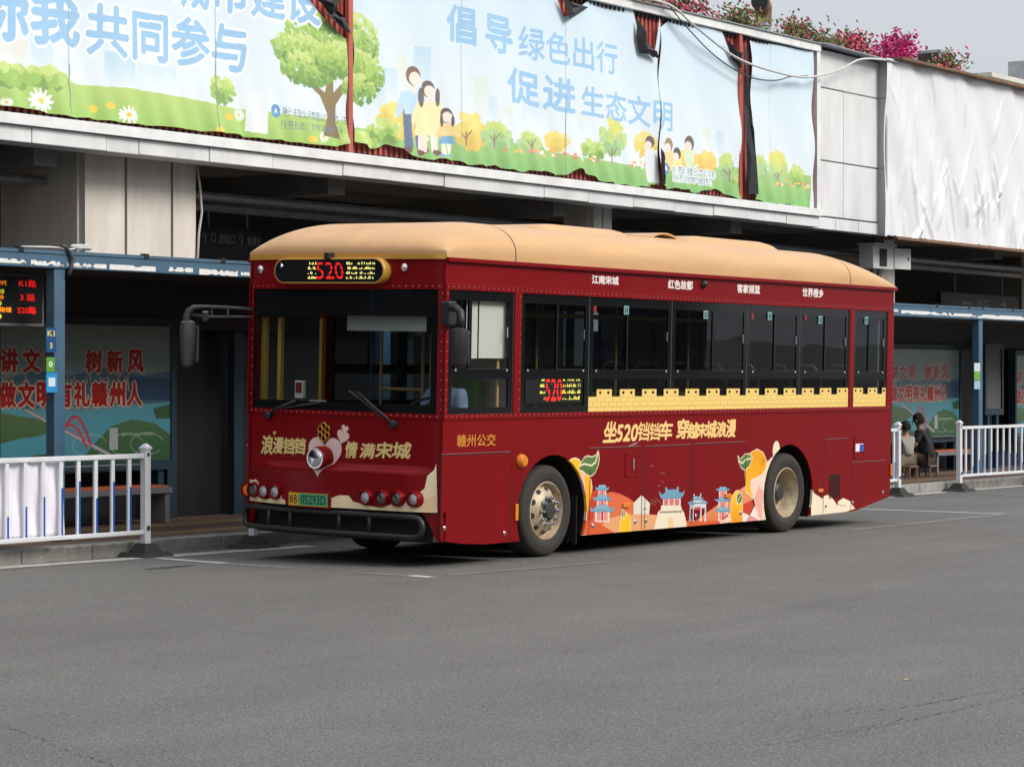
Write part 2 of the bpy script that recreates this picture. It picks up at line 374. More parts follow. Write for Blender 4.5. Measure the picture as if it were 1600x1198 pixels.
kr = empty('kerb', (0, KY(0), 0), (0, 0, math.atan(-.0245))); tag(kr, kind='structure')
km = [MB().box(.004, L_-.004, 0, .15, -.05, .15) for L_ in (.98,)]
k0 = km[0].build('kerb_stone', M['kerb'], kr, bevel=.014)
for i in range(-13, 50):
    o = k0 if i == -13 else k0.copy()
    if i != -13: COL.objects.link(o); o.parent = kr
    o.location = (i*.98+random.uniform(-.003, .003), random.uniform(-.004, .004), random.uniform(-.004, .003)); o.rotation_euler.z = random.uniform(-.003, .003)

# ================================================================== STATION BUILDING
FY = 8.5
def panel_mat(name, col, v=.12, vs=1.2, r=.45):
    return mat(name, col, r, var=v, vs=vs, stretch=(1, 1, .3), spec=.3)
M['white_panel'] = panel_mat('white_aluminium_panel', (.74, .74, .73), .2)
M['lip'] = mat('white_coping', (.80, .80, .78), .5, var=.16, vs=3)
M['grey_panel'] = panel_mat('grey_aluminium_panel', (.36, .38, .40), .12)
M['pier'] = mat('beige_stone_cladding', (.74, .68, .60), .7, var=.26, vs=1.6, stretch=(1, 1, .2), bump=.15, bs=8)
M['conc'] = mat('dark_concrete', (.21, .20, .185), .9, var=.3, vs=.8)
M['joint'] = mat('dark_joint', (.03, .03, .03), .8)
M['red'] = mat('red_backing_steel', (.50, .12, .095), .5, var=.3, vs=2, stretch=(1, 1, .3))
M['steelgrey'] = mat('galvanised_steel', (.35, .37, .39), .45, metal=.6, var=.2, vs=4)
sb = empty('station_building', (0, FY, 0)); tag(sb, 'long station deck clad in white panels on beige pillars behind the bus', 'station building')
LB = lambda mb, name, m, **k: mb.build(name, M[m], sb, **k)
o_ = lambda y: y-FY
LB(MB().box(-60, 70, .35, 24, 4.95, 5.15), 'ceiling_slab', 'conc')
LB(MB().box(-60, 70, .8, 24, 8.1, 8.33), 'roof_slab', 'conc')
for bx in range(-60, 66, 6): LB(MB().box(bx+3.2, bx+3.6, .4, 14, 4.62, 4.95), 'ceiling_beam', 'conc')
M['backw'] = mat('dark_back_wall', (.035, .034, .033), .8, var=.3, vs=.6); LB(MB().box(-60, 70, 4.2, 4.5, 0, 4.95), 'back_wall', 'backw'); LB(MB().box(-60, 70, .25, .35, 4.9, 8.25), 'facade_core', 'joint')  # wall set close, its near-black colour carries the deep shade under the deck
LB(MB().box(-60.2, -60, .3, 14, 0, 8.2), 'end_wall', 'conc'); LB(MB().box(70, 70.2, .3, 14, 0, 8.2), 'end_wall', 'conc')
for py, pr_ in ((1.2, .06), (1.5, .04), (2.6, .09), (2.85, .05)): LB(MB().tube([(-60, py, 4.52), (70, py, 4.52)], pr_, 8), 'service_pipe', 'steelgrey', smooth=True)
# clad piers
def pier(x0, x1, y0, y1, gaps):
    p = LB(MB().box(x0+.03, x1-.03, y0+.03, y1, .15, 4.95), 'pier_core', 'joint'); xs = [x0]+gaps+[x1]
    for a, b in zip(xs[:-1], xs[1:]):
        for z0, z1 in ((.15, 1.5), (1.515, 3.2), (3.215, 4.94)): MB().box(a+.025, b-.025, y0-.01, y0+.1, z0, z1).build('cladding_panel', M['pier'], p)
    for z0, z1 in ((.15, 1.5), (1.515, 3.2), (3.215, 4.94)): MB().box(x0-.01, x0+.09, y0+.1, y1-.003, z0, z1).build('cladding_panel', M['pier'], p)
pier(Pw(130, 300, 9.0)[0], Pw(307, 300, 9.0)[0], .5, 2.05, [Pw(196, 300, 9.0)[0], Pw(268, 300, 9.0)[0]])
pier(Pw(928, 340, 9.0)[0]-.05, Pw(954, 340, 9.0)[0]+.05, .5, 1.1, [Pw(941, 340, 9.0)[0]])
pier(Pw(1372, 400, 9.3)[0], Pw(1398, 400, 9.3)[0], .8, 1.9, [])
pier(37.5, 38.3, .8, 1.6, []); pier(48.5, 49.3, .8, 1.6, [])
# fascia lip and lower strip panels, one by one
seams = [Pw(u, 250, FY)[0] for u in (33, 150, 201, 311, 410, 520, 595, 679, 835, 905, 975, 1040, 1101, 1159, 1215, 1266)]
x = seams[0]
while x > -9: x -= 1.25; seams.insert(0, x)
for i, (a, b) in enumerate(zip(seams[:-1], seams[1:])): LB(MB().box(a+.006, b-.006, -.19+random.uniform(-.008, .008), .25, 4.83+random.uniform(-.008, .008), 5.03), 'soffit_panel', 'white_panel', bevel=.01)
LB(MB().box(-60, 23.62, -.22, .25, 5.04, 5.16), 'coping', 'lip', bevel=.01)
LB(MB().box(-60, 23.62, -.26, -.22, 5.035, 5.175), 'coping_trim', 'lip', bevel=.005)
LB(MB().box(-60, 23.64, -.22, .25, 8.235, 8.385), 'top_coping', 'lip', bevel=.01)
LB(MB().box(-60, 23.62, -.26, .9, 8.385, 8.40), 'roof_flashing', 'grey_panel')
LB(MB().box(23.50, 23.64, -.2, .25, 5.16, 8.235), 'end_trim', 'lip')
# wall panels between billboard and sheet
xa, xm, xb = 23.64, Pw(1316, 200, FY)[0], Pw(1372, 200, FY)[0]
for a, b in ((xa, xm), (xm, xb)):
    for z0, z1 in ((5.07, 6.17), (6.17, 7.60), (7.60, 8.35)): LB(MB().box(a+.012, b-.012, -.03+random.uniform(-.01, .01), .25, z0+.012, z1-.012), 'wall_panel', 'white_panel', bevel=.008)
for a, b in ((xa, 24.6), (24.6, 25.6), (25.6, xb)): LB(MB().box(a+.008, b-.008, -.03, .25, 4.82, 5.05), 'wall_panel', 'white_panel', bevel=.008)
LB(MB().add([(xa-.05, -.3, 8.41), (xb+.4, -.3, 8.36), (xb+.4, .9, 8.40), (xa-.05, .9, 8.44)], [(0, 1, 2, 3)]), 'bent_flashing', 'grey_panel', solid=.02)
XC = Pw(1383, 200, FY)[0]
for z0, z1 in ((4.82, 6.17), (6.17, 7.6), (7.6, 8.36)): LB(MB().box(xb+.01, XC, -.04, .25, z0+.01, z1-.01), 'corner_panel', 'grey_panel', bevel=.01)
# red corrugated backing seen in the gaps of the banners
cp = []; x = -9.8
while x < 23.5: cp += [(x, -.02), (x+.065, -.02), (x+.075, .03), (x+.12, .03)]; x += .13
n = len(cp); vs = [(a, b-.06, z) for z in (5.16, 8.235) for a, b in cp]
LB(MB().add(vs, [(i, i+1, n+i+1, n+i) for i in range(n-1)]), 'corrugated_backing', 'red', fix=False)
cd_ = MB(); x = -9.8
while x < 23.4:
    cd_.box(x+.06, x+.13, -.14, -.08, 5.16, 5.21); cd_.box(x+.06, x+.13, -.14, -.08, 8.17, 8.235); x += .13
tag(LB(cd_, 'corrugation_ends', 'joint'), kind='stuff')
for u in (545, 1155): xx = Pw(u, 150, FY-.15)[0]; LB(MB().box(xx-.05, xx+.05, -.19, -.12, 5.17, 8.235), 'red_post', 'red')

# ---- banners (printed cloth), painted in the coordinates of the facade
BY = FY-.14
W_ = lambda u, v: Pw(u, v, BY)
cv = Canvas(-2.5, 23.6, 5.05, 8.6, 95, (214, 231, 243))
def Wp(*a): return [W_(u, v) for u, v in a]
yy = np.linspace(0, 1, cv.h)[:, None, None]
cv.px[:, :, :3] = (np.array([240, 244, 244])*(1-yy)+np.array([206, 228, 244])*yy)/255
cv.px[:, :, :3] += (rng.random((cv.h//24+2, cv.w//24+2, 1)).repeat(24, 0).repeat(24, 1)[:cv.h, :cv.w]-.5)*.006
def tower(u0, u1, vt, vb, c, al=.6, dv=.11):
    cv.poly(Wp((u0, vb+dv*0), (u1, vb+dv*(u1-u0)), (u1, vt+dv*(u1-u0)), (u0, vt)), (240, 246, 246), al*.62, c)
def bush(u, v, ru, rv, cols, n=70, al=.9, sz=.10):
    a, b = W_(u, v); cv.clump(a, b, ru/72, rv/88, cols, n, sz, al)
G1 = [(120, 160, 70), (150, 190, 80), (184, 211, 96), (205, 224, 120)]; G2 = [(150, 190, 120), (176, 208, 130), (206, 220, 110), (232, 222, 96)]
YL = [(230, 190, 80), (240, 208, 90), (247, 224, 110)]
for t in ((0, 45, 60, 112, (244, 214, 160)), (48, 85, 40, 125, (120, 180, 226)), (90, 108, 90, 120, (190, 220, 240)), (162, 210, 80, 148, (122, 184, 228)), (215, 275, 100, 142, (180, 214, 240)), (560, 600, 120, 190, (170, 214, 232)),
          (592, 620, 105, 168, (160, 204, 228)), (622, 637, 85, 165, (226, 226, 150)), (648, 674, 72, 165, (140, 196, 226)), (740, 760, 120, 190, (222, 224, 170)), (762, 775, 150, 195, (180, 216, 230)), (815, 850, 155, 205, (180, 214, 232)), (778, 800, 165, 200, (226, 224, 180)),
          (1098, 1112, 200, 240, (235, 226, 160)), (1120, 1130, 205, 240, (150, 200, 232)), (1166, 1178, 205, 250, (222, 220, 180)), (1200, 1215, 225, 250, (210, 214, 214)), (900, 920, 175, 215, (216, 224, 200))): tower(*t)
# green hill, left banner
cv.poly(Wp((-60, 205), (-60, 118), (0, 112), (30, 122), (80, 110), (120, 132), (200, 138), (300, 155), (360, 168), (440, 178), (545, 190), (545, 235), (300, 215), (0, 180)), (140, 185, 75), 1, (188, 214, 108))
cv.poly(Wp((-60, 205), (-60, 150), (60, 150), (200, 175), (330, 190), (420, 215), (545, 205), (545, 240), (300, 220)), (120, 172, 66), .55, (176, 208, 92))
bush(15, 118, 30, 10, G1, 50); bush(70, 122, 26, 9, G1, 50)
for u, v, s in ((63, 158, 18), (197, 180, 13), (375, 180, 10), (505, 215, 9), (8, 160, 7), (630, 228, 6)):
    a, b = W_(u, v)
    for k in range(12): t = k*math.pi/6; cv.ell(a+s*.0075*math.cos(t), b+s*.0042*math.sin(t), s*.0055, s*.0016, (248, 248, 244), 1, rot=t)
    cv.ell(a, b, s*.0035, s*.0024, (240, 200, 70))
for u, v in ((148, 170), (172, 165), (357, 183), (483, 218), (340, 204), (560, 210)): cv.ell(*W_(u, v), .09, .05, (238, 200, 60))
# big tree across the seam, small tree
cv.poly(Wp((505, 212), (512, 180), (500, 150), (480, 130), (486, 128), (508, 145), (513, 120), (520, 120), (521, 145), (545, 118), (548, 124), (524, 165), (524, 190), (532, 218)), (122, 98, 62), 1, (142, 120, 70))
for u, v, a, b, n in ((500, 55, 52, 24, 160), (465, 78, 40, 20, 120), (555, 65, 36, 34, 160), (480, 108, 42, 20, 120), (565, 115, 34, 26, 120), (530, 95, 40, 22, 120), (515, 35, 40, 12, 60), (560, 140, 26, 18, 60)): bush(u, v, a*1.08, b*1.08, [(96, 140, 60), (122, 164, 66), (150, 190, 78), (180, 208, 92), (206, 224, 124)], int(n*3.2), .85, .045)
cv.line(Wp((350, 165), (351, 148)), .05, (120, 100, 60)); bush(348, 140, 18, 16, G1, 70, .95, .06)
# right banner: meadow, trees, towers
cv.poly(Wp((548, 245), (548, 200), (640, 205), (760, 215), (900, 245), (1010, 262), (1155, 262), (1265, 275), (1265, 335), (1000, 300), (548, 255)), (112, 172, 88), 1, (170, 206, 110))
cv.poly(Wp((720, 245), (820, 236), (1000, 268), (1265, 300), (1265, 335), (720, 270)), (98, 164, 84), .6, (150, 198, 96))
for u, v, a, b, c, n in ((620, 190, 36, 22, YL, 90), (665, 178, 30, 22, YL, 60), (735, 205, 34, 24, YL, 90), (598, 205, 24, 16, G1, 50), (775, 213, 28, 18, G2[:3], 90), (828, 226, 26, 15, G2[:3], 70), (870, 222, 24, 14, YL, 50), (955, 215, 30, 26, G2, 120), (925, 235, 22, 14, G1, 60), (1010, 228, 26, 18, YL, 60), (1075, 248, 20, 14, YL, 50),
                         (1105, 252, 24, 14, [(244, 190, 80), (247, 205, 90), (250, 218, 100)], 90), (1135, 262, 14, 22, G2[:3], 80), (1185, 262, 20, 18, G2[:3], 70), (1215, 262, 26, 26, G2, 130), (1245, 275, 18, 16, G1, 70), (1160, 285, 30, 8, G1, 50), (560, 225, 30, 14, G1, 60)): bush(u, v, a, b, c, n, .9, .075)
for u, v in ((772, 232), (955, 255), (830, 240), (1215, 290), (1138, 285), (727, 228)):
    cv.line(Wp((u, v), (u, v-22)), .035, (140, 105, 75)); cv.line(Wp((u, v-12), (u+8, v-24)), .02, (140, 105, 75)); cv.line(Wp((u, v-10), (u-7, v-20)), .02, (140, 105, 75))
for i in range(90):
    u = random.choice((810, 850, 1010, 1020, 640, 1240, 905)) + random.uniform(-28, 28); v = 224+(u-760)*.125+random.uniform(0, 8); cv.ell(*W_(u, v), .05, .025, random.choice(((242, 120, 90), (248, 200, 90), (250, 240, 230), (240, 150, 120))))
# family group printed on the banner
def fig(u, v, s, top, bottom, hair, skirt=False, adult=True):
    """u, v feet; s height in px"""
    c = lambda dx, dy: W_(u+dx*s, v-dy*s)
    K = (250, 232, 214)
    for dx in (-.09, .07): cv.poly([c(dx-.05, .02), c(dx+.05, .02), c(dx+.06, .5), c(dx-.06, .5)], K if skirt else bottom)
    for dx in (-.12, .1): cv.ell(*c(dx, .01), .09*s/90, .035*s/90, (110, 70, 60) if adult else (120, 170, 210))
    cv.poly([c(-.14, .72), c(.14, .72), c(.2 if skirt else .13, .25 if skirt and adult else .44), c(-.2 if skirt else -.13, .25 if skirt and adult else .44)], top)
    if skirt and not adult: cv.poly([c(-.13, .45), c(.13, .45), c(.2, .27), c(-.2, .27)], bottom)
    cv.line([c(-.13, .7), c(-.22, .42)], .1*s/90, top); cv.line([c(.13, .7), c(.24, .42)], .1*s/90, top); cv.ell(*c(0, .76), .05*s/90, .07*s/90, K)
    r = .085 if adult else .125
    cv.ell(*c(0, .90), r*1.25*s/72, r*1.2*s/88, hair); cv.ell(*c(.02, .865), r*1.0*s/72, r*.85*s/88, K)
    if skirt: cv.ell(*c(-.1, .78), .05*s/72, .12*s/88, hair); cv.ell(*c(.13, .78), .04*s/72, .11*s/88, hair)
fig(647, 236, 130, (190, 222, 244), (84, 104, 134), (124, 88, 76))
fig(670, 240, 112, (246, 236, 170), (246, 236, 170), (104, 84, 78), True)
fig(698, 244, 70, (248, 208, 130), (110, 160, 200), (84, 70, 66), True, False)
for u, v, s, c in ((1016, 222, 8, (92, 80, 76)), (1044, 226, 9, (150, 120, 90)), (1057, 240, 8, (84, 74, 70)), (1077, 224, 10, (100, 84, 76))):
    cv.ell(*W_(u, v+22), .15, .22, random.choice(((248, 232, 150), (224, 240, 200), (250, 212, 140)))); cv.ell(*W_(u, v), s/62, s/76, c); cv.ell(*W_(u-2, v+5), s/84, s/110, (250, 228, 208))
# lettering of the banners
def wt(body, q, col, bold=3, line=None, lw=4, al=1): cv.text(body, [W_(*p) for p in q], col, bold, line, lw, al)
BL = (148, 194, 232); WH = (248, 250, 250)
wt('你我', [(-36, 58), (124, 72), (124, 0), (-36, -22)], BL, 3, WH, 4); wt('共同参与', [(136, 83), (384, 114), (384, 42), (136, 4)], BL, 2, WH, 4)
wt('城市建设', [(270, 8), (500, 40), (500, -30), (270, -66)], BL, 2, WH, 4)
wt('倡', [(698, 62), (742, 72), (742, 16), (698, 6)], BL, 2); wt('导', [(757, 78), (801, 86), (801, 32), (757, 22)], BL, 2)
wt('绿色出行', [(812, 90), (966, 118), (966, 70), (812, 40)], BL, 1); wt('促', [(793, 158), (844, 168), (844, 118), (793, 104)], BL, 2)
wt('进', [(850, 170), (898, 178), (898, 128), (850, 118)], BL, 2); wt('生态文明', [(908, 180), (1050, 206), (1050, 160), (908, 134)], BL, 1)
DK = (96, 120, 134)
wt('赣州市政公用集团公交公司（宣）', [(440, 182), (545, 196), (545, 183), (440, 167)], DK, 0); wt('服务热线：0797-8885555', [(438, 202), (534, 209), (534, 197), (438, 187)], DK, 0)
wt('赣州市政公用集团公交公司（宣）', [(1048, 272), (1118, 280), (1118, 268), (1048, 258)], DK, 0, WH, 2); wt('服务热线：0797-8885555', [(1048, 283), (1108, 291), (1108, 279), (1048, 271)], DK, 0, WH, 2)
for u, v in ((429, 174), (1039, 264)): cv.ell(*W_(u, v), .11, .10, (86, 140, 200)); cv.poly(Wp((u-4, v+5), (u, v-6), (u+4, v+5), (u, v+1)), WH)
cv.poly(Wp((385, 205), (417, 210), (417, 146), (385, 142)), (238, 240, 240)); cv.poly(Wp((1010, 284), (1029, 287), (1029, 236), (1010, 233)), (238, 240, 240))
# vertical seams and water stains in the cloth
for u in (109, 338, 720, 883, 1028, 1204): cv.line([(W_(u, 100)[0], 5), (W_(u, 100)[0], 8.6)], .018, (150, 165, 170), .7)
for u, v0, v1 in ((109, 100, 178), (883, 150, 275), (338, 60, 200)):
    a = W_(u, v0)[0]; cv.line([(a+.01*math.sin(k), z) for k, z in enumerate(np.linspace(W_(u, v0)[1], W_(u, v1)[1], 14))], .022, (110, 124, 104), .8)
cv.px[:, :, :3] = cv.px[:, :, :3]*.80+.19*np.array([.84, .90, .93])
M['banner'] = mat('printed_banner', (.8, .8, .8), .5, img=cv.image('banner_print'), bump=.25, bs=3, spec=.35)
M['blackcloth'] = mat('black_banner_back', (.022, .022, .026), .55)
def lerp_poly(pts, u):
    for (a, b), (c, d) in zip(pts[:-1], pts[1:]):
        if u <= c: return b+(d-b)*max(0, (u-a))/(c-a)
    return pts[-1][1]
def banner(label, u0, u1, top, bot, nu, seed, dy=0, wv=1.0):
    """top and bottom edges measured in the photograph"""
    r = random.Random(seed); a0, a1 = W_(u0, 150)[0], W_(u1, 150)[0]
    T = [W_(*p) for p in top]; Bt = [W_(*p) for p in bot]; ph = [r.uniform(0, 6) for _ in range(6)]
    def fn(s, t):
        x = a0+(a1-a0)*s; zt = lerp_poly(T, x); zb = lerp_poly(Bt, x)+wv*(.018*math.sin(x*5.1+ph[0])+.012*math.sin(x*13+ph[1]))-.035
        z = zb+(zt-zb)*t; e = math.exp(-t*7)
        y = BY-dy-.015*math.sin(x*2.1+ph[2]+z)-.05*e*(.6+.6*math.sin(x*6.5+ph[3]+z*3))-.03*e*math.sin(x*15+ph[4]+z*5)-.010*math.sin(x*4+z*2.2+ph[5])
        y -= .05*math.exp(-s*(a1-a0)*9)*(.5+.5*math.sin(z*5))+.05*math.exp(-(1-s)*(a1-a0)*9)*(.5+.5*math.sin(z*4+1))
        return (x+.02*math.sin(z*5+ph[0])*(1 if s in (0, 1) else 0), y, z)
    o = MB().grid(fn, nu, 26).build('banner', M['banner'], smooth='all', fix=False, uv=lambda x, y, z: cv.uv(x, z))
    return tag(o, label, 'banner', 'printed banners along the station deck')
banner('big pale blue banner with a spreading tree and 共同参与, at far left', -110, 541, [(-110, -160), (456, -50), (475, -12), (500, 22), (528, 50), (541, 62)], [(-110, 156), (0, 160), (110, 178), (230, 192), (340, 203), (450, 218), (528, 226), (541, 222)], 200, 1, wv=.35)
banner('wide torn banner with a cartoon family walking in a meadow under 倡导绿色出行', 548, 1027, [(548, -60), (720, -55), (862, -26), (880, 28), (918, 2), (988, 14), (1002, 76), (1021, 92), (1027, 28)], [(548, 218), (575, 227), (605, 222), (640, 240), (720, 250), (800, 262), (850, 266), (882, 270), (900, 262), (960, 286), (1027, 288)], 190, 2)
banner('banner with printed faces and orange trees between the cut and the red post', 1029, 1153, [(1029, 44), (1050, 30), (1090, 40), (1128, 50), (1140, 84), (1153, 104)], [(1029, 288), (1085, 297), (1110, 292), (1153, 307)], 60, 3)
banner('narrow end banner with yellow-green trees right of the second red post', 1172, 1268, [(1172, 64), (1200, 68), (1269, 82)], [(1172, 306), (1190, 312), (1261, 325)], 50, 4)
def flap(label, pts, seed, cat='cloth'):
    r = random.Random(seed); P = [W_(*p) for p in pts]; c = np.mean(P, 0); n = len(P)
    vs = [(a, BY-.05-r.uniform(0, .10), b) for a, b in P]+[((a+c[0])/2, BY-.08-r.uniform(0, .12), (b+c[1])/2) for a, b in P]+[(c[0], BY-.12, c[1])]
    fs = [(i, (i+1) % n, n+(i+1) % n, n+i) for i in range(n)]+[(n+i, n+(i+1) % n, 2*n) for i in range(n)]
    o = MB().add(vs, fs).build('torn_flap', M['blackcloth'], solid=.004); return tag(o, label, cat, 'torn black banner flaps')
flap('black torn flap hanging at the top of the first red post', [(478, -8), (498, -6), (520, 2), (515, 20), (530, 28), (541, 54), (528, 48), (506, 30), (500, 8)], 1)
flap('small black fold at the top edge of the family banner', [(866, -8), (878, 4), (915, 12), (890, 28), (880, 30)], 2)
flap('black torn flap hanging beside the red triangle of the family banner', [(990, 30), (997, 58), (1018, 86), (1021, 93), (1003, 85), (995, 84), (990, 60)], 3)
flap('long black strip of torn banner hanging down the second red post', [(1157, 66), (1163, 82), (1160, 115), (1162, 160), (1166, 220), (1172, 285), (1175, 304), (1160, 304), (1157, 250), (1157, 160), (1156, 100)], 4)
flap('black slit of folded cloth between the faces banner and the white label', [(1024, 232), (1029, 240), (1030, 288), (1025, 290), (1024, 262)], 5)
flap('dark corner folded back at the top of the faces banner', [(1126, 62), (1140, 78), (1153, 84), (1153, 108), (1138, 92)], 6)

# ---- crumpled white sheet on the right
def sheet():
    x0, x1, z0, z1 = Pw(1385, 200, FY-.24)[0], 37.5, 4.80, 8.42; R = np.random.default_rng(3); S = []
    for i in range(95):
        low = R.random() < .62; S.append((R.uniform(x0, x1), R.uniform(z0-.2, z0+1.6) if low else R.uniform(z0+1.5, z1), R.uniform(.25, .9) if low else R.uniform(.3, 1.1), R.uniform(.85, 1.9)*(1 if R.random() < .75 else -1), R.uniform(.035, .09) if low else R.uniform(.012, .04), R.uniform(.04, .12)))
    def fn(s, t):
        x, z = x0+(x1-x0)*s, z0+(z1-z0)*t; y = FY-.22
        for cx, cz, ln, an, am, w in S:
            dx, dz = x-cx, z-cz
            if abs(dx) > 1.2 or abs(dz) > 1.4: continue
            a = dx*math.cos(an)+dz*math.sin(an); b = -dx*math.sin(an)+dz*math.cos(an)
            if abs(a) < ln: y -= am*max(0, 1-abs(b)/w)*(1-(a/ln)**2)
        y -= .025*math.sin(x*2.3+z*1.1)+.02*math.sin(x*5+z*2.5)
        zz = z+(.012*math.sin(x*9)+.012*math.sin(x*23) if t == 0 else 0)
        return (x, y, zz)
    return MB().grid(fn, 330, 110).build('cover_sheet', M['sheet'], smooth='all', fix=False)
M['sheet'] = mat('white_plastic_sheet', (.79, .79, .80), .2, var=.04, vs=2)
s_ = sheet(); tag(s_, 'crumpled glossy white plastic sheet covering the deck wall at right', 'plastic sheet')
M['rust'] = mat('rusty_edge', (.22, .12, .07), .8, var=.4, vs=8)
LB(MB().box(XC, 37.5, -.30, .1, 4.74, 4.80), 'rusty_sill', 'rust'); LB(MB().box(XC-.05, 37.5, -.42, .9, 8.42, 8.47), 'rusty_roof_edge', 'rust')
XE = Pw(1384, 200, FY-.2)[0]
for z0, z1 in ((4.8, 6.17), (6.18, 7.6), (7.61, 8.40)): LB(MB().box(XE, XE+.06, -.21, .2, z0, z1), 'sheet_end_panel', 'grey_panel')

# ---- far roof structures and vent pipes
M['cream'] = mat('cream_render', (.62, .61, .52), .8, var=.1, vs=1)
fb = empty('rooftop_building', (40, 13, 8.4)); tag(fb, 'low cream building standing on the deck roof at the right edge', 'building')
def PX(u, v, y): a = Pw(u, v, y); return a[0], a[1]
xa_, za_ = PX(1545, 122, 13); xb_, _ = PX(1490, 118, 13)
MB().box(xa_-40, 16, .0, 6, -.1, za_-8.4).build('wall', M['cream'], fb); MB().box(xa_-40-.25, 16.2, -.2, 6.2, za_-8.4, za_-8.4+.12).build('roof', M['cream'], fb)
xs, zs = PX(1600, 95, 15); MB().box(xs-40, xs-40+.5, 1.5, 2.5, za_-8.3, zs-8.4).build('chimney', M['steelgrey'], fb)
fb2 = BOX('parapet_wall', M['cream'], None, *(lambda p, q: (p[0], q[0]+4, 12.2, 12.4, 8.3, p[1]))(PX(1380, 112, 12.2), PX(1545, 122, 12.2))); tag(fb2, 'low cream parapet behind the pink flowers at the right', 'wall')
def vent(px, top, base, rr, yv, label, bend=True):
    b = PX(px, base, yv); t = PX(px, top, yv); h = t[1]-8.35
    v = empty('vent_pipe', (b[0], yv, 8.35)); tag(v, label, 'vent pipe')
    if bend:
        MB().tube([(0, 0, 0), (0, 0, h-.45)], rr, 16).build('stack', M['steelgrey'], v, smooth=True)
        MB().tube([(0, 0, h-.45), (0, 0, h-.25), (-.08, -.05, h-.12), (-.3, -.12, h-.04), (-.42, -.16, h-.05)], [rr*1.1]*5, 16).build('elbow', M['rust'], v, smooth=True)
        MB().tube([(-.42, -.16, h-.05), (-.46, -.17, h-.055)], rr*1.0, 16).build('mouth', M['joint'], v)
        MB().tube([(0, 0, h-.5), (0, 0, h-.44)], rr*1.15, 16).build('collar', M['steelgrey'], v, smooth=True)
    else:
        MB().prism([(-.45, 0), (.35, 0), (.35, h-.15), (.05, h), (-.45, h)], lambda a, b, d: (a, d, b), -.3, .3).build('hood', M['steelgrey'], v)
        MB().box(-.47, -.45, -.26, .26, h*.35, h*.95).build('louvre', M['joint'], v)
vent(1192, 4, 46, .17, 11, 'bent metal vent pipe rising from the roof between the flower bushes')
vent(1463, 82, 110, .2, 11.5, 'boxy metal roof vent half hidden behind the pink flowers', False)

# ---- bougainvillea along the roof edge
M['leaf'] = mat('leaves', (.075, .115, .03), .6, var=.5, vs=5); M['leaf2'] = mat('young_leaves', (.14, .19, .05), .6, var=.4, vs=5)
M['pink'] = mat('magenta_bracts', (.62, .012, .20), .6, var=.35, vs=6); M['coral'] = mat('coral_bracts', (.70, .09, .17), .6, var=.35, vs=6)
M['twig'] = mat('twigs', (.12, .08, .05), .8)
def quads(mb, P, s, r):
    for p in P:
        a = Vector((r.gauss(0, 1), r.gauss(0, 1), r.gauss(0, 1))).normalized(); b = a.orthogonal().normalized()*s*r.uniform(.6, 1.2); c = a.cross(b).normalized()*s*r.uniform(.3, .6); p = Vector(p)
        mb.add([p-b, p+c*.9, p+b, p-c*.9], [(0, 1, 2, 3)])
def plant(u, vtop, wpx, pink, label, seed, ym=9.15, m1='pink', sprays=4, base=None):
    r = random.Random(seed); x, z = PX(u, vtop, ym); zb = 8.36 if base is None else base; h = max(.4, z-zb); w = wpx/84.
    o = empty('bougainvillea', (x, ym, zb)); tag(o, label, 'flowering bush', 'flowering bushes along the roof edge')
    st, lf, fl = MB(), MB(), MB(); LP, FP = [], []
    tips = [(r.uniform(-w, w), r.uniform(-.25, .35), h*r.uniform(.45, .8)) for _ in range(int(10+w*8))]+[(r.uniform(-w, w)*1.05, r.uniform(-.3, .2), h*r.uniform(.9, 1.12)) for _ in range(sprays)]
    for i, t in enumerate(tips):
        b = Vector((t[0]*.5+r.uniform(-.1, .1), r.uniform(-.05, .2), 0)); t = Vector(t); mid = (b+t)/2+Vector((r.uniform(-.15, .15), r.uniform(-.1, .1), h*.1)); pts = [b, mid, t]
        st.tube(pts, [.014, .010, .004], 4); spray = i >= len(tips)-sprays
        nn = int(60 if spray else 95)
        for k in range(int(nn*(.9 if pink > .5 else .6))):
            q = r.random()**.6; p = b.lerp(mid, q*2) if q < .5 else mid.lerp(t, q*2-1); sp = .05 if spray and q > .6 else .17
            p = p+Vector((r.gauss(0, sp), r.gauss(0, sp), r.gauss(0, sp*.8))); p.z = max(.02, p.z)
            up = p.z/h
            (FP if r.random() < pink*(.5 if up < .3 else 1.15) else LP).append(p)
    quads(lf, LP, .06, r); quads(fl, FP, .062, r)
    st.build('stems', M['twig'], o); tag(lf.build('foliage', M['leaf' if pink > .25 else 'leaf2'], o, fix=False), kind='stuff'); tag(fl.build('flowers', M[m1], o, fix=False), kind='stuff')
plant(1005, -24, 34, .25, 'green and coral bush at the top edge above the family banner', 21, m1='coral', base=8.4)
plant(1062, -12, 62, .42, 'coral pink bush above the faces banner, left of the vent pipe', 22, m1='coral', base=8.4)
plant(1158, 12, 26, .10, 'leafy green bush touching the left of the vent pipe', 23, m1='coral', base=8.4, sprays=3)
plant(1246, 34, 34, .2, 'sparse green bush with tall shoots right of the vent pipe', 24, m1='coral', base=8.4, sprays=6)
plant(1290, 62, 22, .08, 'low green bush between sparse shoots and coral flowers', 28, base=8.4, sprays=2)
plant(1330, 56, 24, .6, 'coral flowered bush just left of the magenta one', 25, m1='coral', base=8.42, sprays=4)
plant(1396, 52, 44, .85, 'largest bush, covered in bright magenta flowers', 26, base=8.40, sprays=5)
plant(1482, 88, 34, .22, 'small green bush with coral tips at the right end of the row', 27, m1='coral', base=8.42, sprays=6)

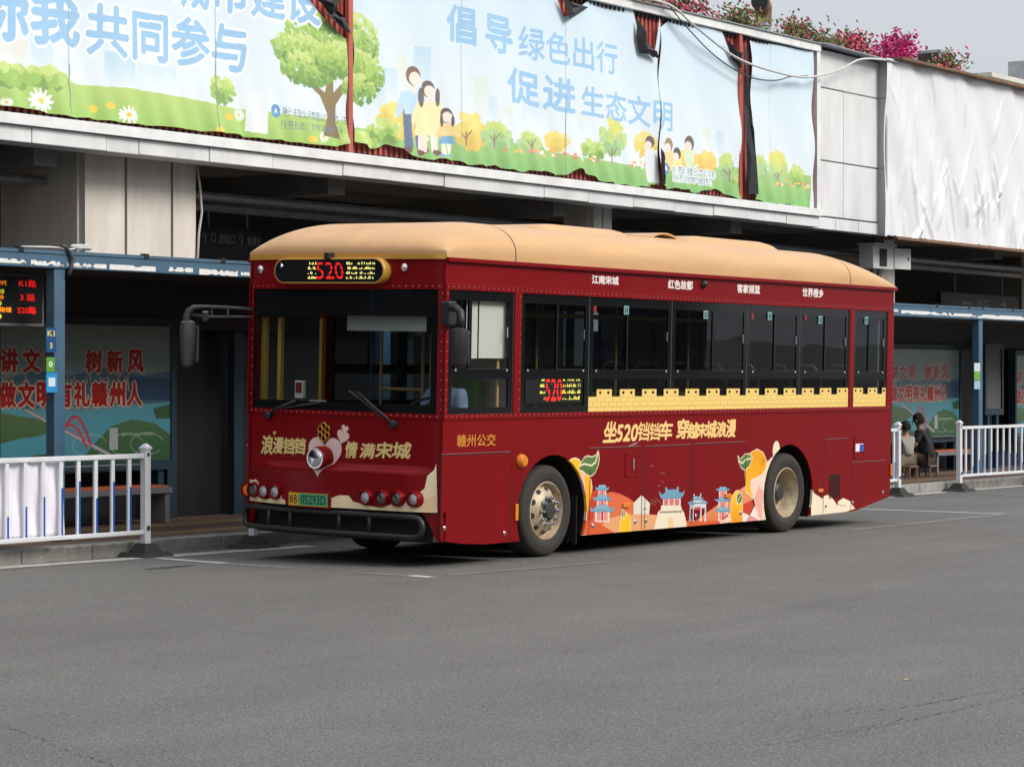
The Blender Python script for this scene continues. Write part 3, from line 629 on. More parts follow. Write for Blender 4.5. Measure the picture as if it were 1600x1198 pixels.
# ---- slack cables, junction box, direction signs
M['wcable'] = mat('white_cable', (.6, .6, .58), .5); M['bcable'] = mat('dark_cable', (.05, .05, .055), .5)
def cable(pts, yv, r, m, label):
    P = [Vector((PX(u, v, yv)[0], yv, PX(u, v, yv)[1])) for u, v in pts]; Q = []
    for i in range(len(P)-1):
        a, b, c, d = P[max(0, i-1)], P[i], P[i+1], P[min(len(P)-1, i+2)]
        for k in range(6): t = k/6; Q.append(.5*((2*b)+(c-a)*t+(2*a-5*b+4*c-d)*t*t+(3*b-a-3*c+d)*t**3))
    return tag(MB().tube(Q+[P[-1]], r, 6).build('cable', M[m], smooth='all'), label, 'cable')
cable([(1000, -5), (1050, 10), (1090, 45), (1150, 90), (1210, 112), (1262, 121), (1310, 110), (1345, 93), (1385, 94)], FY-.36, .022, 'wcable', 'thick white cable sagging across the end of the billboard')
cable([(1040, 2), (1075, 45), (1120, 90), (1170, 120), (1210, 126), (1236, 120), (1262, 119)], FY-.32, .012, 'bcable', 'thin dark cable sagging below the thick white one')
bx0, bz0 = Pw(1366, 419, 8.75); bx1, bz1 = Pw(1398, 386, 8.75)
M['boxw'] = mat('white_painted_steel', (.62, .62, .60), .5, var=.15, vs=5)
eb = empty('junction_box', (bx0, 8.75, bz0)); w, h = bx1-bx0, bz1-bz0
MB().box(0, w, .02, .35, 0, h).build('case', M['boxw'], eb, bevel=.01); MB().box(w*.30, w*.62, .0, .02, .06, h-.06).build('window', M['joint'], eb); MB().box(-.02, w+.02, -.04, .37, h, h+.05).build('rain_cover', M['boxw'], eb)
dr = MB().box(0, .6, 0, .02, .02, h-.02).build('door', M['boxw'], eb, bevel=.004); dr.location = (w, 0, 0); dr.rotation_euler = (0, 0, rad(-8)); MB().box(.48, .51, -.02, 0, h*.45, h*.55).build('latch', M['joint'], dr)
for k in range(5): MB().tube([(.12+.16*k, .2, 0), (.14+.15*k, .22, -.5), (.1+.17*k, .2, -1.2), (.13+.15*k, .2, -3.6)], .018, 5).build('conduit', M['bcable' if k % 2 else 'wcable'], eb)
tag(eb, 'white junction box with open door on the right pillar above the bus', 'junction box')
pcx_ = Pw(310, 250, 8.95)[0]
tag(MB().tube([(pcx_-.05, 8.93, 4.85), (pcx_+.02, 8.93, 4.5), (pcx_+.06, 8.94, 4.2), (pcx_+.01, 8.95, 3.9), (pcx_-.03, 8.96, 3.2)], .018, 6).build('cable', M['wcable'], smooth='all'), 'loose pale cable hanging down the right edge of the wide left pier', 'cable')
# hanging direction signs
def hsign(u0, u1, v0, v1, yv, texts, label):
    a, z1 = PX(u0, v0, yv); b, _ = PX(u1, v0, yv); z0 = PX(u0, v1, yv)[1]
    s = empty('direction_sign', (a, yv, z0)); c = Canvas(0, b-a, 0, z1-z0, 180, (14, 17, 22)); H = z1-z0
    for body, x0, x1, y0, y1 in texts: c.text(body, [(x0*(b-a), y0*H), (x1*(b-a), y0*H), (x1*(b-a), y1*H), (x0*(b-a), y1*H)], (120, 128, 136), 1)
    m = mat('sign_print', (.1, .1, .1), .5, img=c.image('sign_print'))
    MB().box(0, b-a, .01, .14, 0, H).build('case', M['joint'], s, bevel=.01)
    MB().add([(.01, 0, .01), (b-a-.01, 0, .01), (b-a-.01, 0, H-.01), (.01, 0, H-.01)], [(0, 1, 2, 3)]).build('face', m, s, uv=lambda x, y, z: c.uv(x, z))
    for q in (.2, .8): MB().tube([((b-a)*q, .06, H), ((b-a)*q, .06, 4.95-z0)], .02, 6).build('hanger', M['steelgrey'], s)
    tag(s, label, 'direction sign', 'hanging direction signs')
hsign(309, 410, 352, 402, 11.6, [('↑', .06, .14, .45, .8), ('口', .20, .27, .5, .78), ('进站口', .32, .56, .48, .8), ('↑', .62, .70, .4, .85), ('售票处', .76, .98, .48, .75)], 'dark hanging direction sign with arrows beside the left pier')
hsign(1470, 1592, 455, 492, 11.6, [('—', .26, .40, .5, .62), ('出口', .45, .6, .42, .75), ('→', .74, .83, .4, .78)], 'dark hanging direction sign with an arrow at the right')

# unseen blocks added behind the camera to darken reflections on the bus
M['farwall'] = mat('reflection_block_render', (.10, .10, .095), .9, var=.3, vs=.3); M['farglass'] = mat('reflection_block_glass', (.02, .025, .03), .2)
for i, (x0, x1, h) in enumerate(((-70, -32, 15), (-30, 6, 19), (8, 44, 14), (46, 90, 17))):
    e = empty('reflection_block', (x0, -62, 0)); tag(e, ('plain grey unseen block added to darken reflections, %s' % ('furthest left', 'tallest, left of centre', 'lowest, right of centre', 'furthest right')[i]), 'building', 'unseen blocks added to darken reflections')
    MB().box(0, x1-x0, 0, 12, 0, h).build('wall', M['farwall'], e); MB().box(-.3, x1-x0+.3, -.3, 12.3, h, h+.5).build('roof', M['farwall'], e)
    for f in range(int(h//3.4)): MB().box(1, x1-x0-1, 12, 12.05, 1.2+3.4*f, 3.0+3.4*f).build('window_band', M['farglass'], e)
# ================================================================== BUS SHELTERS
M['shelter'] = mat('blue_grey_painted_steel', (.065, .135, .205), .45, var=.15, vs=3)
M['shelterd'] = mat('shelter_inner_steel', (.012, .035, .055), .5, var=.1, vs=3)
M['peel'] = mat('peeling_reflective_tape', (.78, .77, .74), .5, var=.15, vs=12)
M['ceil'] = mat('shelter_ceiling', (.05, .05, .052), .8)
M['dark'] = mat('black_steel', (.015, .016, .018), .45)
ybase = SO
M['screen'] = mat('rear_shade_black', (.010, .012, .014), .5, var=.3, vs=2)
def shelter_root(name, label):
    s = empty(name, SO, (0, 0, YAW)); return tag(s, label, 'bus shelter')
def shelter(label, x0, x1, zt, zb, posts, tape, notch, seed, rear=()):
    s = shelter_root('bus_shelter', label); r = random.Random(seed)
    MB().box(x0, x1, .0, .12, zb, zt).build('front_beam', M['shelter'], s, bevel=.01)
    MB().box(x0, x1, -.012, .0, zt-.035, zt+.0).build('gutter_lip', M['shelter'], s)
    MB().box(x0, x1, .12, 2.3, zt-.09, zt-.03).build('roof', M['shelter'], s); MB().box(x0, x1, .12, 2.25, zb+.02, zb+.05).build('ceiling', M['ceil'], s)
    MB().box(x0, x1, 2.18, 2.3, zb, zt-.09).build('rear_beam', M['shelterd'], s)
    for px in posts:
        MB().box(px, px+.155, .02, .15, .15-.01, zb).build('post', M['shelter'], s, bevel=.008); MB().box(px-.05, px+.2, -.03, .2, .148, .165).build('base_plate', M['dark'], s)
    MB().box(x0+.1, x1-.1, 2.0, 2.06, 2.47, zb+.02).build('rear_valance', M['ceil'], s)
    MB().box(x0+.1, x1-.1, 2.28, 2.30, .149, 2.6).build('rear_shade_sheet', M['screen'], s)  # black sheet added to stand in for the deep shade behind the posts
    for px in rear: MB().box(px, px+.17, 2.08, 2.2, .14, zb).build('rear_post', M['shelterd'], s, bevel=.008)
    for u0, u1, v0, v1, dv in tape:
        a, z1 = Ps(u0, v0); b, _ = Ps(u1, v0+dv); z0 = Ps(u0, v1)[1]; n = 14
        top = [(a+(b-a)*i/n, z1-(r.uniform(0, .045) if r.random() < .35 else 0)) for i in range(n+1)]; bt = [(a+(b-a)*i/n, z0+(r.uniform(0, .02) if r.random() < .2 else 0)) for i in range(n, -1, -1)]
        MB().prism(top+bt, lambda p, q, d: (p, d, q), -.004, -.001).build('reflective_tape', M['peel'], s)
    for nx in notch: a = Ps(nx[0], nx[1])[0]; MB().box(a-.02, a+.05, -.02, .05, zt-.03, zt+.02).build('bracket', M['dark'], s)
    return s
shL = shelter('blue steel bus shelter with peeling white tape at the left of the bus', -9.5, 8.0, 3.215, 3.028, [-6.2, -.848, 4.6], [(-6, 41, 403, 410, 2), (48, 99, 406, 414, 2.5), (105, 166, 410, 417, 3), (171, 243, 413, 421, 3), (263, 301, 417, 424, 1.6), (311, 371, 420, 429, 3), (376, 390, 425, 430, 1)], [(30, 386), (226, 400), (346, 408)], 5, (-5.9, -.4, 2.95, 4.15, 7.6))
shR = shelter('blue steel bus shelter with a white taped beam at the right of the bus', 12.2, 34, 3.13, 2.915, [15.6, 21.12, 26.6, 31.8], [(1397, 1403, 483, 487, .3), (1408, 1480, 484.5, 490, 4.5), (1482, 1524, 489, 493.5, 2.5), (1526, 1600, 491, 497, 4.5), (1602, 1650, 496, 502, 3)], [(1463, 478), (1513, 480), (1534, 481), (1581, 484)], 6, (12.6, 17.8, 24.2, 25.9, 31))
# panels behind: posters
def poster_canvas(kind):
    c = Canvas(0, 2.75, 0, 1.62, 230, (84, 118, 124)); yy = np.linspace(0, 1, c.h)[:, None, None]; c.px[:, :, :3] = (np.array([96, 140, 146])*(1-yy)+np.array([150, 168, 158])*yy)/255
    R = random.Random(4 if kind else 5)
    c.poly([(0, .95), (.5, 1.08), (1.1, 1.02), (1.7, 1.12), (2.3, 1.02), (2.75, 1.08), (2.75, .7), (0, .62)], (78, 110, 130)); c.poly([(1.5, .86), (2.0, 1.0), (2.75, .98), (2.75, .72), (1.9, .74)], (52, 82, 108))
    for i in range(230):
        x, y = R.uniform(0, 2.1), R.uniform(.62, .95); h = R.uniform(.02, .12); c.poly([(x, y), (x+.03, y), (x+.03, y+h), (x, y+h)], R.choice(((150, 150, 146), (176, 166, 150), (120, 126, 130), (160, 130, 112))))
    c.poly([(0, .66), (.6, .62), (1.3, .6), (2.0, .66), (2.75, .7), (2.75, 0), (0, 0)], (74, 148, 168), 1, (96, 166, 180))
    c.poly([(0, .60), (.35, .55), (.75, .5), (.9, .42), (.6, .32), (.3, .30), (0, .24)], (70, 104, 66), 1, (96, 124, 84)); c.poly([(1.25, 0), (1.45, .2), (1.75, .42), (2.1, .5), (2.5, .44), (2.75, .3), (2.75, 0)], (58, 96, 66), 1, (80, 118, 80))
    c.poly([(2.45, .62), (2.75, .68), (2.75, .5), (2.5, .5)], (66, 100, 72)); c.poly([(0, 0), (0, .06), (.8, .12), (1.3, .02), (1.3, 0)], (60, 92, 62))
    for a in (1.4, 2.0, 2.35):
        c.line([(a+.28*math.cos(t), .2+.13*math.sin(t)) for t in np.linspace(.2, 5.6, 20)], .012, (176, 190, 160), .7)
    c.poly([(.35, .62), (.45, .64), (1.75, .1), (1.7, .06)], (140, 140, 142)); c.line([(.38, .63), (1.73, .08)], .012, (220, 220, 220))
    c.line([(1.0, .42)]+[(1.0+.42*t, .42-.22*t+.22*math.sin(math.pi*t)) for t in np.linspace(0, 1, 12)], .035, (196, 62, 84)); c.line([(.94, .40)]+[(.94+.42*t, .38-.22*t+.16*math.sin(math.pi*t)) for t in np.linspace(0, 1, 12)], .028, (196, 62, 84))
    for k in range(9): t = k/9; c.line([(1.0+.42*t, .42-.22*t+.22*math.sin(math.pi*t)), (1.0+.42*t, .39-.22*t)], .008, (196, 80, 96))
    Rd = (178, 40, 36); Ln = (216, 200, 180)
    def row(s, xs, y0, y1, w):
        for ch, x in zip(s, xs): c.text(ch, [(x, y0), (x+w, y0), (x+w, y1), (x, y1)], Rd, 3, Ln, 4)
    row('讲文明', (.02, .36, .70), 1.06, 1.32, .25); row('树新风', (1.34, 1.69, 2.03), 1.06, 1.32, .25)
    row('做文明有礼赣州人', [.0+.288*i for i in range(8)], .66, .94, .24)
    c.poly([(1.72, .14), (1.86, .14), (1.86, .40), (1.72, .40)], (170, 180, 176)); c.text('赣州市公共交通集团', [(1.92, .30), (2.45, .30), (2.45, .34), (1.92, .34)], (180, 190, 180)); c.px[:, :, :3] *= .88; return c  # whole print darkened to carry the shade under the shelter roof
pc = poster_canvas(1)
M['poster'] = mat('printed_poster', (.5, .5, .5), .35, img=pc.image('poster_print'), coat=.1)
M['plain'] = mat('blank_grey_board', (.10, .10, .105), .6)
def frame_panel(label, x0, zb, y, w=2.75, h=1.62, print_=True, cat='advertising panel'):
    e = empty('advertising_panel', tuple(Vector(SO)+Matrix.Rotation(YAW, 3, 'Z')@Vector((x0, y, 0))), (0, 0, YAW)); tag(e, label, cat, 'poster panels at the back of the shelters' if print_ else None)
    f = .07
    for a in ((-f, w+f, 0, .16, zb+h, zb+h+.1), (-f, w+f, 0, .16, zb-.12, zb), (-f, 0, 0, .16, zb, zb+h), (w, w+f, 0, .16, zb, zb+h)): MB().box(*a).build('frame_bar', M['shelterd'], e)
    for q in (.1, w-.2): MB().box(q, q+.1, .03, .13, .14, zb-.12).build('leg', M['shelterd'], e)
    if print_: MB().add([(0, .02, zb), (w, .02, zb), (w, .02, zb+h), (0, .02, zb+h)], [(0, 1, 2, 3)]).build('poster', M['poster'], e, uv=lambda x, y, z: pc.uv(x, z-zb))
    MB().box(0, w, .03, .15, zb, zb+h).build('back_board', M['plain'], e); return e
aL = Ps(268, 600, 1.95)[0]-2.75; aR = Ps(1500, 600, 1.95)[0]-2.75
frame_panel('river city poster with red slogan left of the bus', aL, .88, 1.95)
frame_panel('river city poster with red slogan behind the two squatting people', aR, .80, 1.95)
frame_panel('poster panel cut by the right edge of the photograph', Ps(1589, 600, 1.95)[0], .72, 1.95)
frame_panel('poster panel seen dimly through the middle bus windows', 9.3, .85, 1.6) if False else None
frame_panel('blank dark notice board between the right shelter posts', Ps(1542, 600, 1.6)[0], 1.3, 1.6, Ps(1566, 600, 1.6)[0]-Ps(1542, 600, 1.6)[0], 1.15, False, 'notice board')
# small signs on the shelter posts
def sticker(u0, u1, v0, v1, col, text, tcol, label, cat='sticker', y=-.0, qr=False):
    a, z1 = Ps(u0, v0, y); b = Ps(u1, v0, y)[0]; z0 = Ps(u0, v1, y)[1]; H = z1-z0; W = b-a
    c = Canvas(0, W, 0, H, 500, col)
    for body, x0, x1, y0, y1 in text: c.text(body, [(x0*W, y0*H), (x1*W, y0*H), (x1*W, y1*H), (x0*W, y1*H)], tcol, 2)
    if qr: c.poly([(W*.2, H*.3), (W*.8, H*.3), (W*.8, H*.75), (W*.2, H*.75)], (210, 220, 224))
    m = mat('sign_print', (.5, .5, .5), .5, img=c.image('sign_print'))
    o = MB().box(0, W, -.006, .006, 0, H).build('post_sign', m, None, uv=lambda x, y_, z: c.uv(x, z)); o.location = Vector(SO)+Matrix.Rotation(YAW, 3, 'Z')@Vector((a, y, z0)); o.rotation_euler = (0, 0, YAW); tag(o, label, cat)
sticker(71.5, 87, 512, 550, (22, 74, 128), [('K1', .15, .85, .66, .88), ('3', .38, .62, .16, .38)], (206, 190, 80), 'blue route plate reading K1 and 3 on the left shelter post', 'route sign', -.01)
sticker(72, 85, 558, 581, (92, 150, 60), [('0', .3, .7, .35, .7)], (220, 230, 210), 'green sticker under the blue K1 plate on the left shelter post', y=-.01)
sticker(72, 89, 582, 613, (40, 140, 200), [], (255, 255, 255), 'light blue notice sticker lowest on the left shelter post', y=-.012, qr=True)
sticker(1522, 1531, 567, 580, (200, 206, 210), [], (0, 0, 0), 'white sticker highest on the right shelter post', y=-.01)
sticker(1522, 1531, 580, 594, (110, 160, 70), [], (0, 0, 0), 'green sticker in the middle of three on the right shelter post', y=-.01)
sticker(1522, 1531, 595, 608, (150, 186, 200), [], (0, 0, 0), 'pale blue sticker lowest on the right shelter post', y=-.01)
# LED boards
def led_board(a, w, z0, z1, y, rows, label):
    e = empty('led_board', tuple(Vector(SO)+Matrix.Rotation(YAW, 3, 'Z')@Vector((a, y, 0))), (0, 0, YAW)); tag(e, label, 'led sign', 'led departure boards under the shelters'); H = z1-z0
    c = Canvas(0, w, 0, H, 260, (10, 11, 12))
    for body, x0, x1, y0, y1, col in rows: c.text(body, [(x0*w, y0*H), (x1*w, y0*H), (x1*w, y1*H), (x0*w, y1*H)], col, 1)
    m = mat('led_screen', (.02, .02, .02), .4, img=c.image('led_screen'), emit=1, es=.6)
    MB().box(-.04, w+.04, .01, .16, z0-.04, z1+.04).build('case', M['plain'], e, bevel=.01)
    MB().add([(0, 0, z0), (w, 0, z0), (w, 0, z1), (0, 0, z1)], [(0, 1, 2, 3)]).build('screen', m, e, uv=lambda x, y_, z: c.uv(x, z-z0))
    for q in (.2, .8): MB().box(w*q, w*q+.04, .06, .1, z1+.04, 3.0).build('hanger', M['dark'], e)
RED = (235, 24, 20); ORG = (235, 130, 20); YEL = (210, 210, 40)
b_ = Ps(66, 470, .5)[0]
led_board(b_-1.75, 1.75, 2.46, 2.95, .5, [('K1路', .81, .95, .78, .93, RED), ('新时代', .58, .71, .80, .90, ORG), ('2:30', .60, .69, .62, .71, YEL), ('3 路', .82, .94, .48, .63, RED), ('遂铃', .60, .69, .49, .59, ORG), (':00', .60, .67, .37, .45, YEL), ('520路', .80, .95, .20, .35, RED), ('三江博物馆', .50, .75, .22, .33, ORG), ('7:00', .55, .67, .08, .17, YEL)], 'red and orange led board reading K1, 3 and 520 under the left shelter')
u0, zt_ = Ps(1188, 500, 1.0)
led_board(u0-.1, 2.6, Ps(1188, 545, 1.0)[1], Ps(1188, 497, 1.0)[1], 1.0, [('D2路', .08, .36, .58, .86, RED), ('D1路', .08, .36, .14, .42, RED), ('火车站', .48, .64, .72, .88, ORG), ('客家大道', .72, .96, .76, .90, ORG), ('6:30', .5, .62, .5, .62, YEL), ('章江新区', .74, .96, .44, .58, ORG), ('9:00', .5, .62, .12, .24, YEL), ('站北区', .48, .64, .3, .42, ORG)], 'led board reading D2 and D1 seen through the bus windows')
# benches
M['seat'] = mat('orange_slats', (.46, .10, .035), .5, var=.2, vs=6); M['benchs'] = mat('grey_bench_steel', (.16, .16, .165), .5)
def bench(x0, x1, y, zt, label):
    e = empty('bench', tuple(Vector(SO)+Matrix.Rotation(YAW, 3, 'Z')@Vector((x0, y, .148))), (0, 0, YAW)); tag(e, label, 'bench', 'benches under the shelters'); L_ = x1-x0; h = zt-.148
    for k in range(4): MB().box(0, L_, -.02+.1*k, .065+.1*k, h-.03, h).build('seat_slat', M['seat'], e, bevel=.006)
    MB().box(-.02, L_+.02, -.06, -.03, h-.09, h-.02).build('front_rail', M['benchs'], e); MB().box(-.02, L_+.02, -.03, .38, h-.09, h-.035).build('seat_frame', M['benchs'], e)
    for q in (0, L_-.06): MB().box(q-.02, q+.06, -.04, .36, 0, h-.09).build('leg', M['benchs'], e, bevel=.01)
    MB().tube([(0, .40, h+.24), (L_, .40, h+.24)], .012, 6).build('back_rail', M['benchs'], e)
bench(Ps(262, 757, 1.45)[0]-2.6, Ps(262, 757, 1.45)[0], 1.45, .60, 'orange slatted bench below the left poster'); bench(Ps(1462, 703, 1.5)[0], Ps(1522, 703, 1.5)[0], 1.5, .55, 'orange slatted bench right of the person in black')
# coil of cable lying on the shelter roof
cp = []; ca, cz = Ps(127, 384, .1)
for k in range(60): t = k*.55; cp.append((ca+.13*math.cos(t)*(1+.1*math.sin(k)), .1+.06*math.sin(t), 3.235+.02+.012*math.sin(t*1.7)+.0006*k))
cp += [(ca-.2, .05, 3.24), (ca-.5, .02, 3.25), (ca-.9, .05, 3.24)]
cc = MB().tube([Vector(SO)+Matrix.Rotation(YAW, 3, 'Z')@Vector(p) for p in cp], .011, 6).build('cable_coil', M['wcable'], smooth='all'); tag(cc, 'coil of white cable lying on the left shelter roof', 'cable')
cq = [Ps(95, 384, -.02), Ps(101, 386, -.02), Ps(108, 394, -.02), Ps(112, 405, -.02), Ps(110, 418, -.02), Ps(107, 430, -.02)]
cc = MB().tube([Vector(SO)+Matrix.Rotation(YAW, 3, 'Z')@Vector((a, -.03, b)) for a, b in cq], .022, 8).build('cable', M['bcable'], smooth='all'); tag(cc, 'black cable hooked over the beam beside the left shelter post', 'cable')

# ================================================================== RAILINGS
M['railw'] = mat('white_powder_coat', (.72, .73, .75), .35, var=.1, vs=6); M['blue'] = mat('blue_reflective_strip', (.015, .10, .46), .4); M['rubber'] = mat('black_rubber_base', (.035, .032, .03), .85, var=.3, vs=8)
M['ring'] = mat('dull_ring', (.2, .2, .2), .4, metal=.7)
def railing(y0, x0, x1, posts, label, phase, strip, cut=None):
    e = empty('railing', (0, y0, 0), (0, 0, YAW)); tag(e, label, 'railing', 'white street railings along the kerb')
    for px in posts:
        p = MB().box(px-.04, px+.04, -.04, .04, .12, 1.13).build('post', M['railw'], e, bevel=.006)
        MB().box(px-.05, px+.05, -.05, .05, 1.125, 1.145).frustum(px, 0, 1.145, 1.185, .046, .012).build('post_cap', M['railw'], p)
        MB().frustum(px, 0, 0, .05, .26*.85, .21*.85).frustum(px, 0, .05, .14, .13, .075).build('rubber_base', M['rubber'], p, bevel=.008)
        MB().tube([(px, -.041, .30), (px, -.046, .30)], .028, 12).build('reflector', M['ring'], p); MB().tube([(px, -.041, 1.07), (px, -.046, 1.07)], .02, 12).build('bolt', M['ring'], p)
    a, b = x0, x1
    for z0, z1 in ((1.03, 1.08), (.235, .28)): MB().box(a, b, -.022, .022, z0, z1).build('rail', M['railw'], e, bevel=.008)
    x = phase; i = 0
    while x < b-.08:
        if x > a+.06:
            k = MB().box(x-.024, x+.024, -.012, .012, .28, 1.03).build('baluster', M['railw'], e)
            h = strip(i); MB().box(x-.002, x+.021, -.0155, -.0125, .285, h).build('blue_strip', M['blue'], k); i += 1
        x += .2405
    return e
bl = [.75, .52, .50, .70, .52]
hs_ = [(.5+.3*math.sin(i*.8))*.5+.35 for i in range(60)]
def stripL(i): return {4: .50, 5: .59, 6: .68, 7: .76, 8: .82, 9: .64, 10: .80, 11: .74}.get(i, .6+.2*math.sin(i))
RA=railing(4.0, -2.93, .07-.04, [-2.93, .07], 'white railing carrying a white cloth at the left of the bus', -1.855-.2405*4, stripL)
RBb=railing(3.93, 1.70+.04, 3.9, [1.70, 3.95], 'white railing whose end post base shows below the bus bumper', 1.9, lambda i: .6)
RC=railing(3.93, 14.9, 17.162-.04, [14.9, 17.162], 'white railing ending just behind the rear of the bus', 15.1, lambda i: .45+.1*math.sin(i))
RD=railing(3.93, 19.33+.04, 22.4, [19.33, 22.44], 'white railing right of the squatting people, running out of the frame', 19.571, lambda i: .28+.36*min(1, (i+.5)/4)*(1 if i < 7 else .85) if i < 9 else .42)
# the railings stand on the road just in front of the kerb
for r_, dx, dy in ((RA, -.50, -.47), (RBb, -.46, -.40), (RC, -.72, -.34), (RD, -.72, -.34)): r_.location.x += dx; r_.location.y += dy
# cloth hung on the left railing
M['cloth'] = mat('white_cloth', (.84, .82, .88), .75, var=.05, vs=4, bump=.1, bs=12)
x1c = -1.036
def cl(s, t):
    x = -3.2+(x1c+3.2)*s; z = .262+(1.03-.262)*t; y = .045+.018*math.sin(x/.2405*2*math.pi+1.9)*(.6+.4*math.sin(t*3.1))+.012*math.sin(x*9+t*6)
    if s > .985: x -= .035*math.sin(t*math.pi)
    return (x, y, z)
co = MB().grid(cl, 110, 14).build('cloth_sheet', M['cloth'], smooth='all', solid=.004); co.location = (-.50, 3.53, 0); co.rotation_euler = (0, 0, YAW); tag(co, 'white cloth tied behind the bars of the left railing', 'cloth')

# ================================================================== PEOPLE
M['skin'] = mat('skin', (.34, .17, .10), .55); M['hair'] = mat('black_hair', (.010, .009, .009), .85, bump=.8, bs=60); M['black'] = mat('black_tshirt', (.014, .015, .018), .85); M['khaki'] = mat('khaki_clothes', (.16, .14, .10), .85)
M['grey_sh'] = mat('light_grey_tshirt', (.30, .29, .27), .85); M['brownp'] = mat('dark_brown_shorts', (.05, .032, .026), .85); M['shoe'] = mat('patterned_shoes', (.25, .23, .2), .6, var=.6, vs=30); M['bluesh'] = mat('light_blue_uniform_shirt', (.30, .42, .62), .8, bump=.3, bs=8); M['trous'] = mat('dark_trousers', (.02, .022, .03), .85)
def skin(name, J, E, m, parent, sub=2, root=0):
    """J: list of (x,y,z,r); E: edges"""
    me = D.meshes.new(name); me.from_pydata([j[:3] for j in J], E, []); o = D.objects.new(name, me); COL.objects.link(o)
    md = o.modifiers.new('k', 'SKIN'); md.use_smooth_shade = True; sv = me.skin_vertices[0].data
    for i, j in enumerate(J): sv[i].radius = (j[3], j[4] if len(j) > 4 else j[3]); sv[i].use_root = (i == root)
    s = o.modifiers.new('u', 'SUBSURF'); s.levels = sub; s.render_levels = sub
    bpy.context.view_layer.update(); me2 = D.meshes.new_from_object(o.evaluated_get(bpy.context.evaluated_depsgraph_get())); D.objects.remove(o)
    me2.materials.clear(); me2.materials.append(m); me2.name = name
    for p in me2.polygons: p.use_smooth = True
    return link(name, me2, parent)
def head_bits(par, c, r, m_h=None, face=(1, 0), long=False):
    """hair cap, ears, nose, eyes around the head centre c, facing direction in xy"""
    fx, fy = face; sx, sy = -fy, fx; mb = MB()
    def cap(u, v):
        th = u*2*math.pi; ph = v*rad(118); d = math.cos(th); pull = 1 if d < .3 else 1-.55*(d-.3)/.7; ph *= pull
        q = r*1.12*(1+.04*math.sin(th*7+ph*5)); a, b, z = q*math.sin(ph)*math.cos(th), q*math.sin(ph)*math.sin(th)*.95, q*math.cos(ph)*1.15
        return (c[0]+a*fx+b*sx, c[1]+a*fy+b*sy, c[2]+z+.01)
    mb.grid(cap, 24, 10).build('hair', M['hair'], par, smooth='all')
    for s in (1, -1):
        p = (c[0]+sx*r*.98*s, c[1]+sy*r*.98*s, c[2]-.01); MB().lathe([(.001, -.03), (.012, -.02), (.016, 0), (.012, .022), (.001, .03)], p, 'z', 8, False).build('ear', M['skin'], par, smooth='all')
        p = (c[0]+fx*r*.92+sx*r*.35*s, c[1]+fy*r*.92+sy*r*.35*s, c[2]); MB().lathe([(.001, -.008), (.010, 0), (.001, .008)], p, 'z', 8, False).build('eye', M['joint'], par, smooth='all')
    MB().tube([(c[0]+fx*r*.9, c[1]+fy*r*.9, c[2]), (c[0]+fx*r*1.18, c[1]+fy*r*1.18, c[2]-.035), (c[0]+fx*r*.95, c[1]+fy*r*.95, c[2]-.045)], [.006, .014, .010], 6).build('nose', M['skin'], par, smooth='all')
    MB().tube([(c[0]+fx*r*.96+sx*.02*s, c[1]+fy*r*.96+sy*.02*s, c[2]-.065) for s in (-1, 1)], .005, 6).build('mouth', M['brownp'], par)
def hand(par, w, d, up, s=1.0, curl=.5):
    """palm and five bent fingers; w wrist, d direction, up back-of-hand normal"""
    w, d, up = Vector(w), Vector(d).normalized(), Vector(up).normalized(); sd = d.cross(up).normalized(); mb = MB()
    J = [(*w, .022*s), (*(w+d*.045*s), .030*s, ), (*(w+d*.085*s), .028*s)]; E = [(0, 1), (1, 2)]
    for k, ln in enumerate((.062, .072, .068, .052)):
        b = w+d*.085*s+sd*(k-1.5)*.019*s; i = len(J); d2 = (d-up*curl).normalized(); d3 = (d*.4-up).normalized()
        J += [(*b, .0105*s), (*(b+d2*ln*.5*s), .0095*s), (*(b+d2*ln*.5*s+d3*ln*.5*s), .008*s)]; E += [(2, i), (i, i+1), (i+1, i+2)]
    i = len(J); b = w+d*.03*s-sd*.03*s; J += [(*b, .012*s), (*(b+d*.035*s-sd*.018*s), .011*s), (*(b+d*.06*s-sd*.012*s-up*.015*s), .009*s)]; E += [(1, i), (i, i+1), (i+1, i+2)]
    return J, E
def person(label, loc, rz, J, E, heads, clothes, hands, group=None, long=False):
    p = empty('person', loc, (0, 0, rz)); tag(p, label, 'person', group); J = list(J); E = list(E)
    for wi, d, up, s, curl in hands:
        hj, he = hand(None, J[wi][:3], d, up, s, curl); b = len(J); J += hj[1:]; E += [((wi if a == 0 else a-1+b), c-1+b) for a, c in he]
    skin('body', J, E, M['skin'], p); head_bits(p, *heads)
    for nm, cj, ce, m in clothes: skin(nm, cj, ce, m, p)
    return p
# adult squatting on a low stool, seen from behind (faces local +y)
ax, ay = Pg(1450, 744, .15)
Ja = [(0, 0, .34, .15, .12), (0, .02, .50, .135, .105), (0, .10, .70, .15, .10), (0, .15, .84, .06), (0, .16, .90, .05), (0, .18, .97, .085, .09), (0, .19, 1.04, .075),
      (-.17, .10, .76, .05), (-.24, .16, .55, .042), (-.16, .36, .50, .032), (.17, .10, .76, .05), (.24, .18, .56, .042), (.12, .38, .52, .032),
      (-.10, .02, .30, .085), (-.17, .36, .42, .06), (-.15, .30, .12, .05), (-.15, .36, .04, .035), (.10, .02, .30, .085), (.17, .36, .42, .06), (.15, .30, .12, .05), (.15, .36, .04, .035)]
Ea = [(0, 1), (1, 2), (2, 3), (3, 4), (4, 5), (5, 6), (2, 7), (7, 8), (8, 9), (2, 10), (10, 11), (11, 12), (0, 13), (13, 14), (14, 15), (15, 16), (0, 17), (17, 18), (18, 19), (19, 20)]
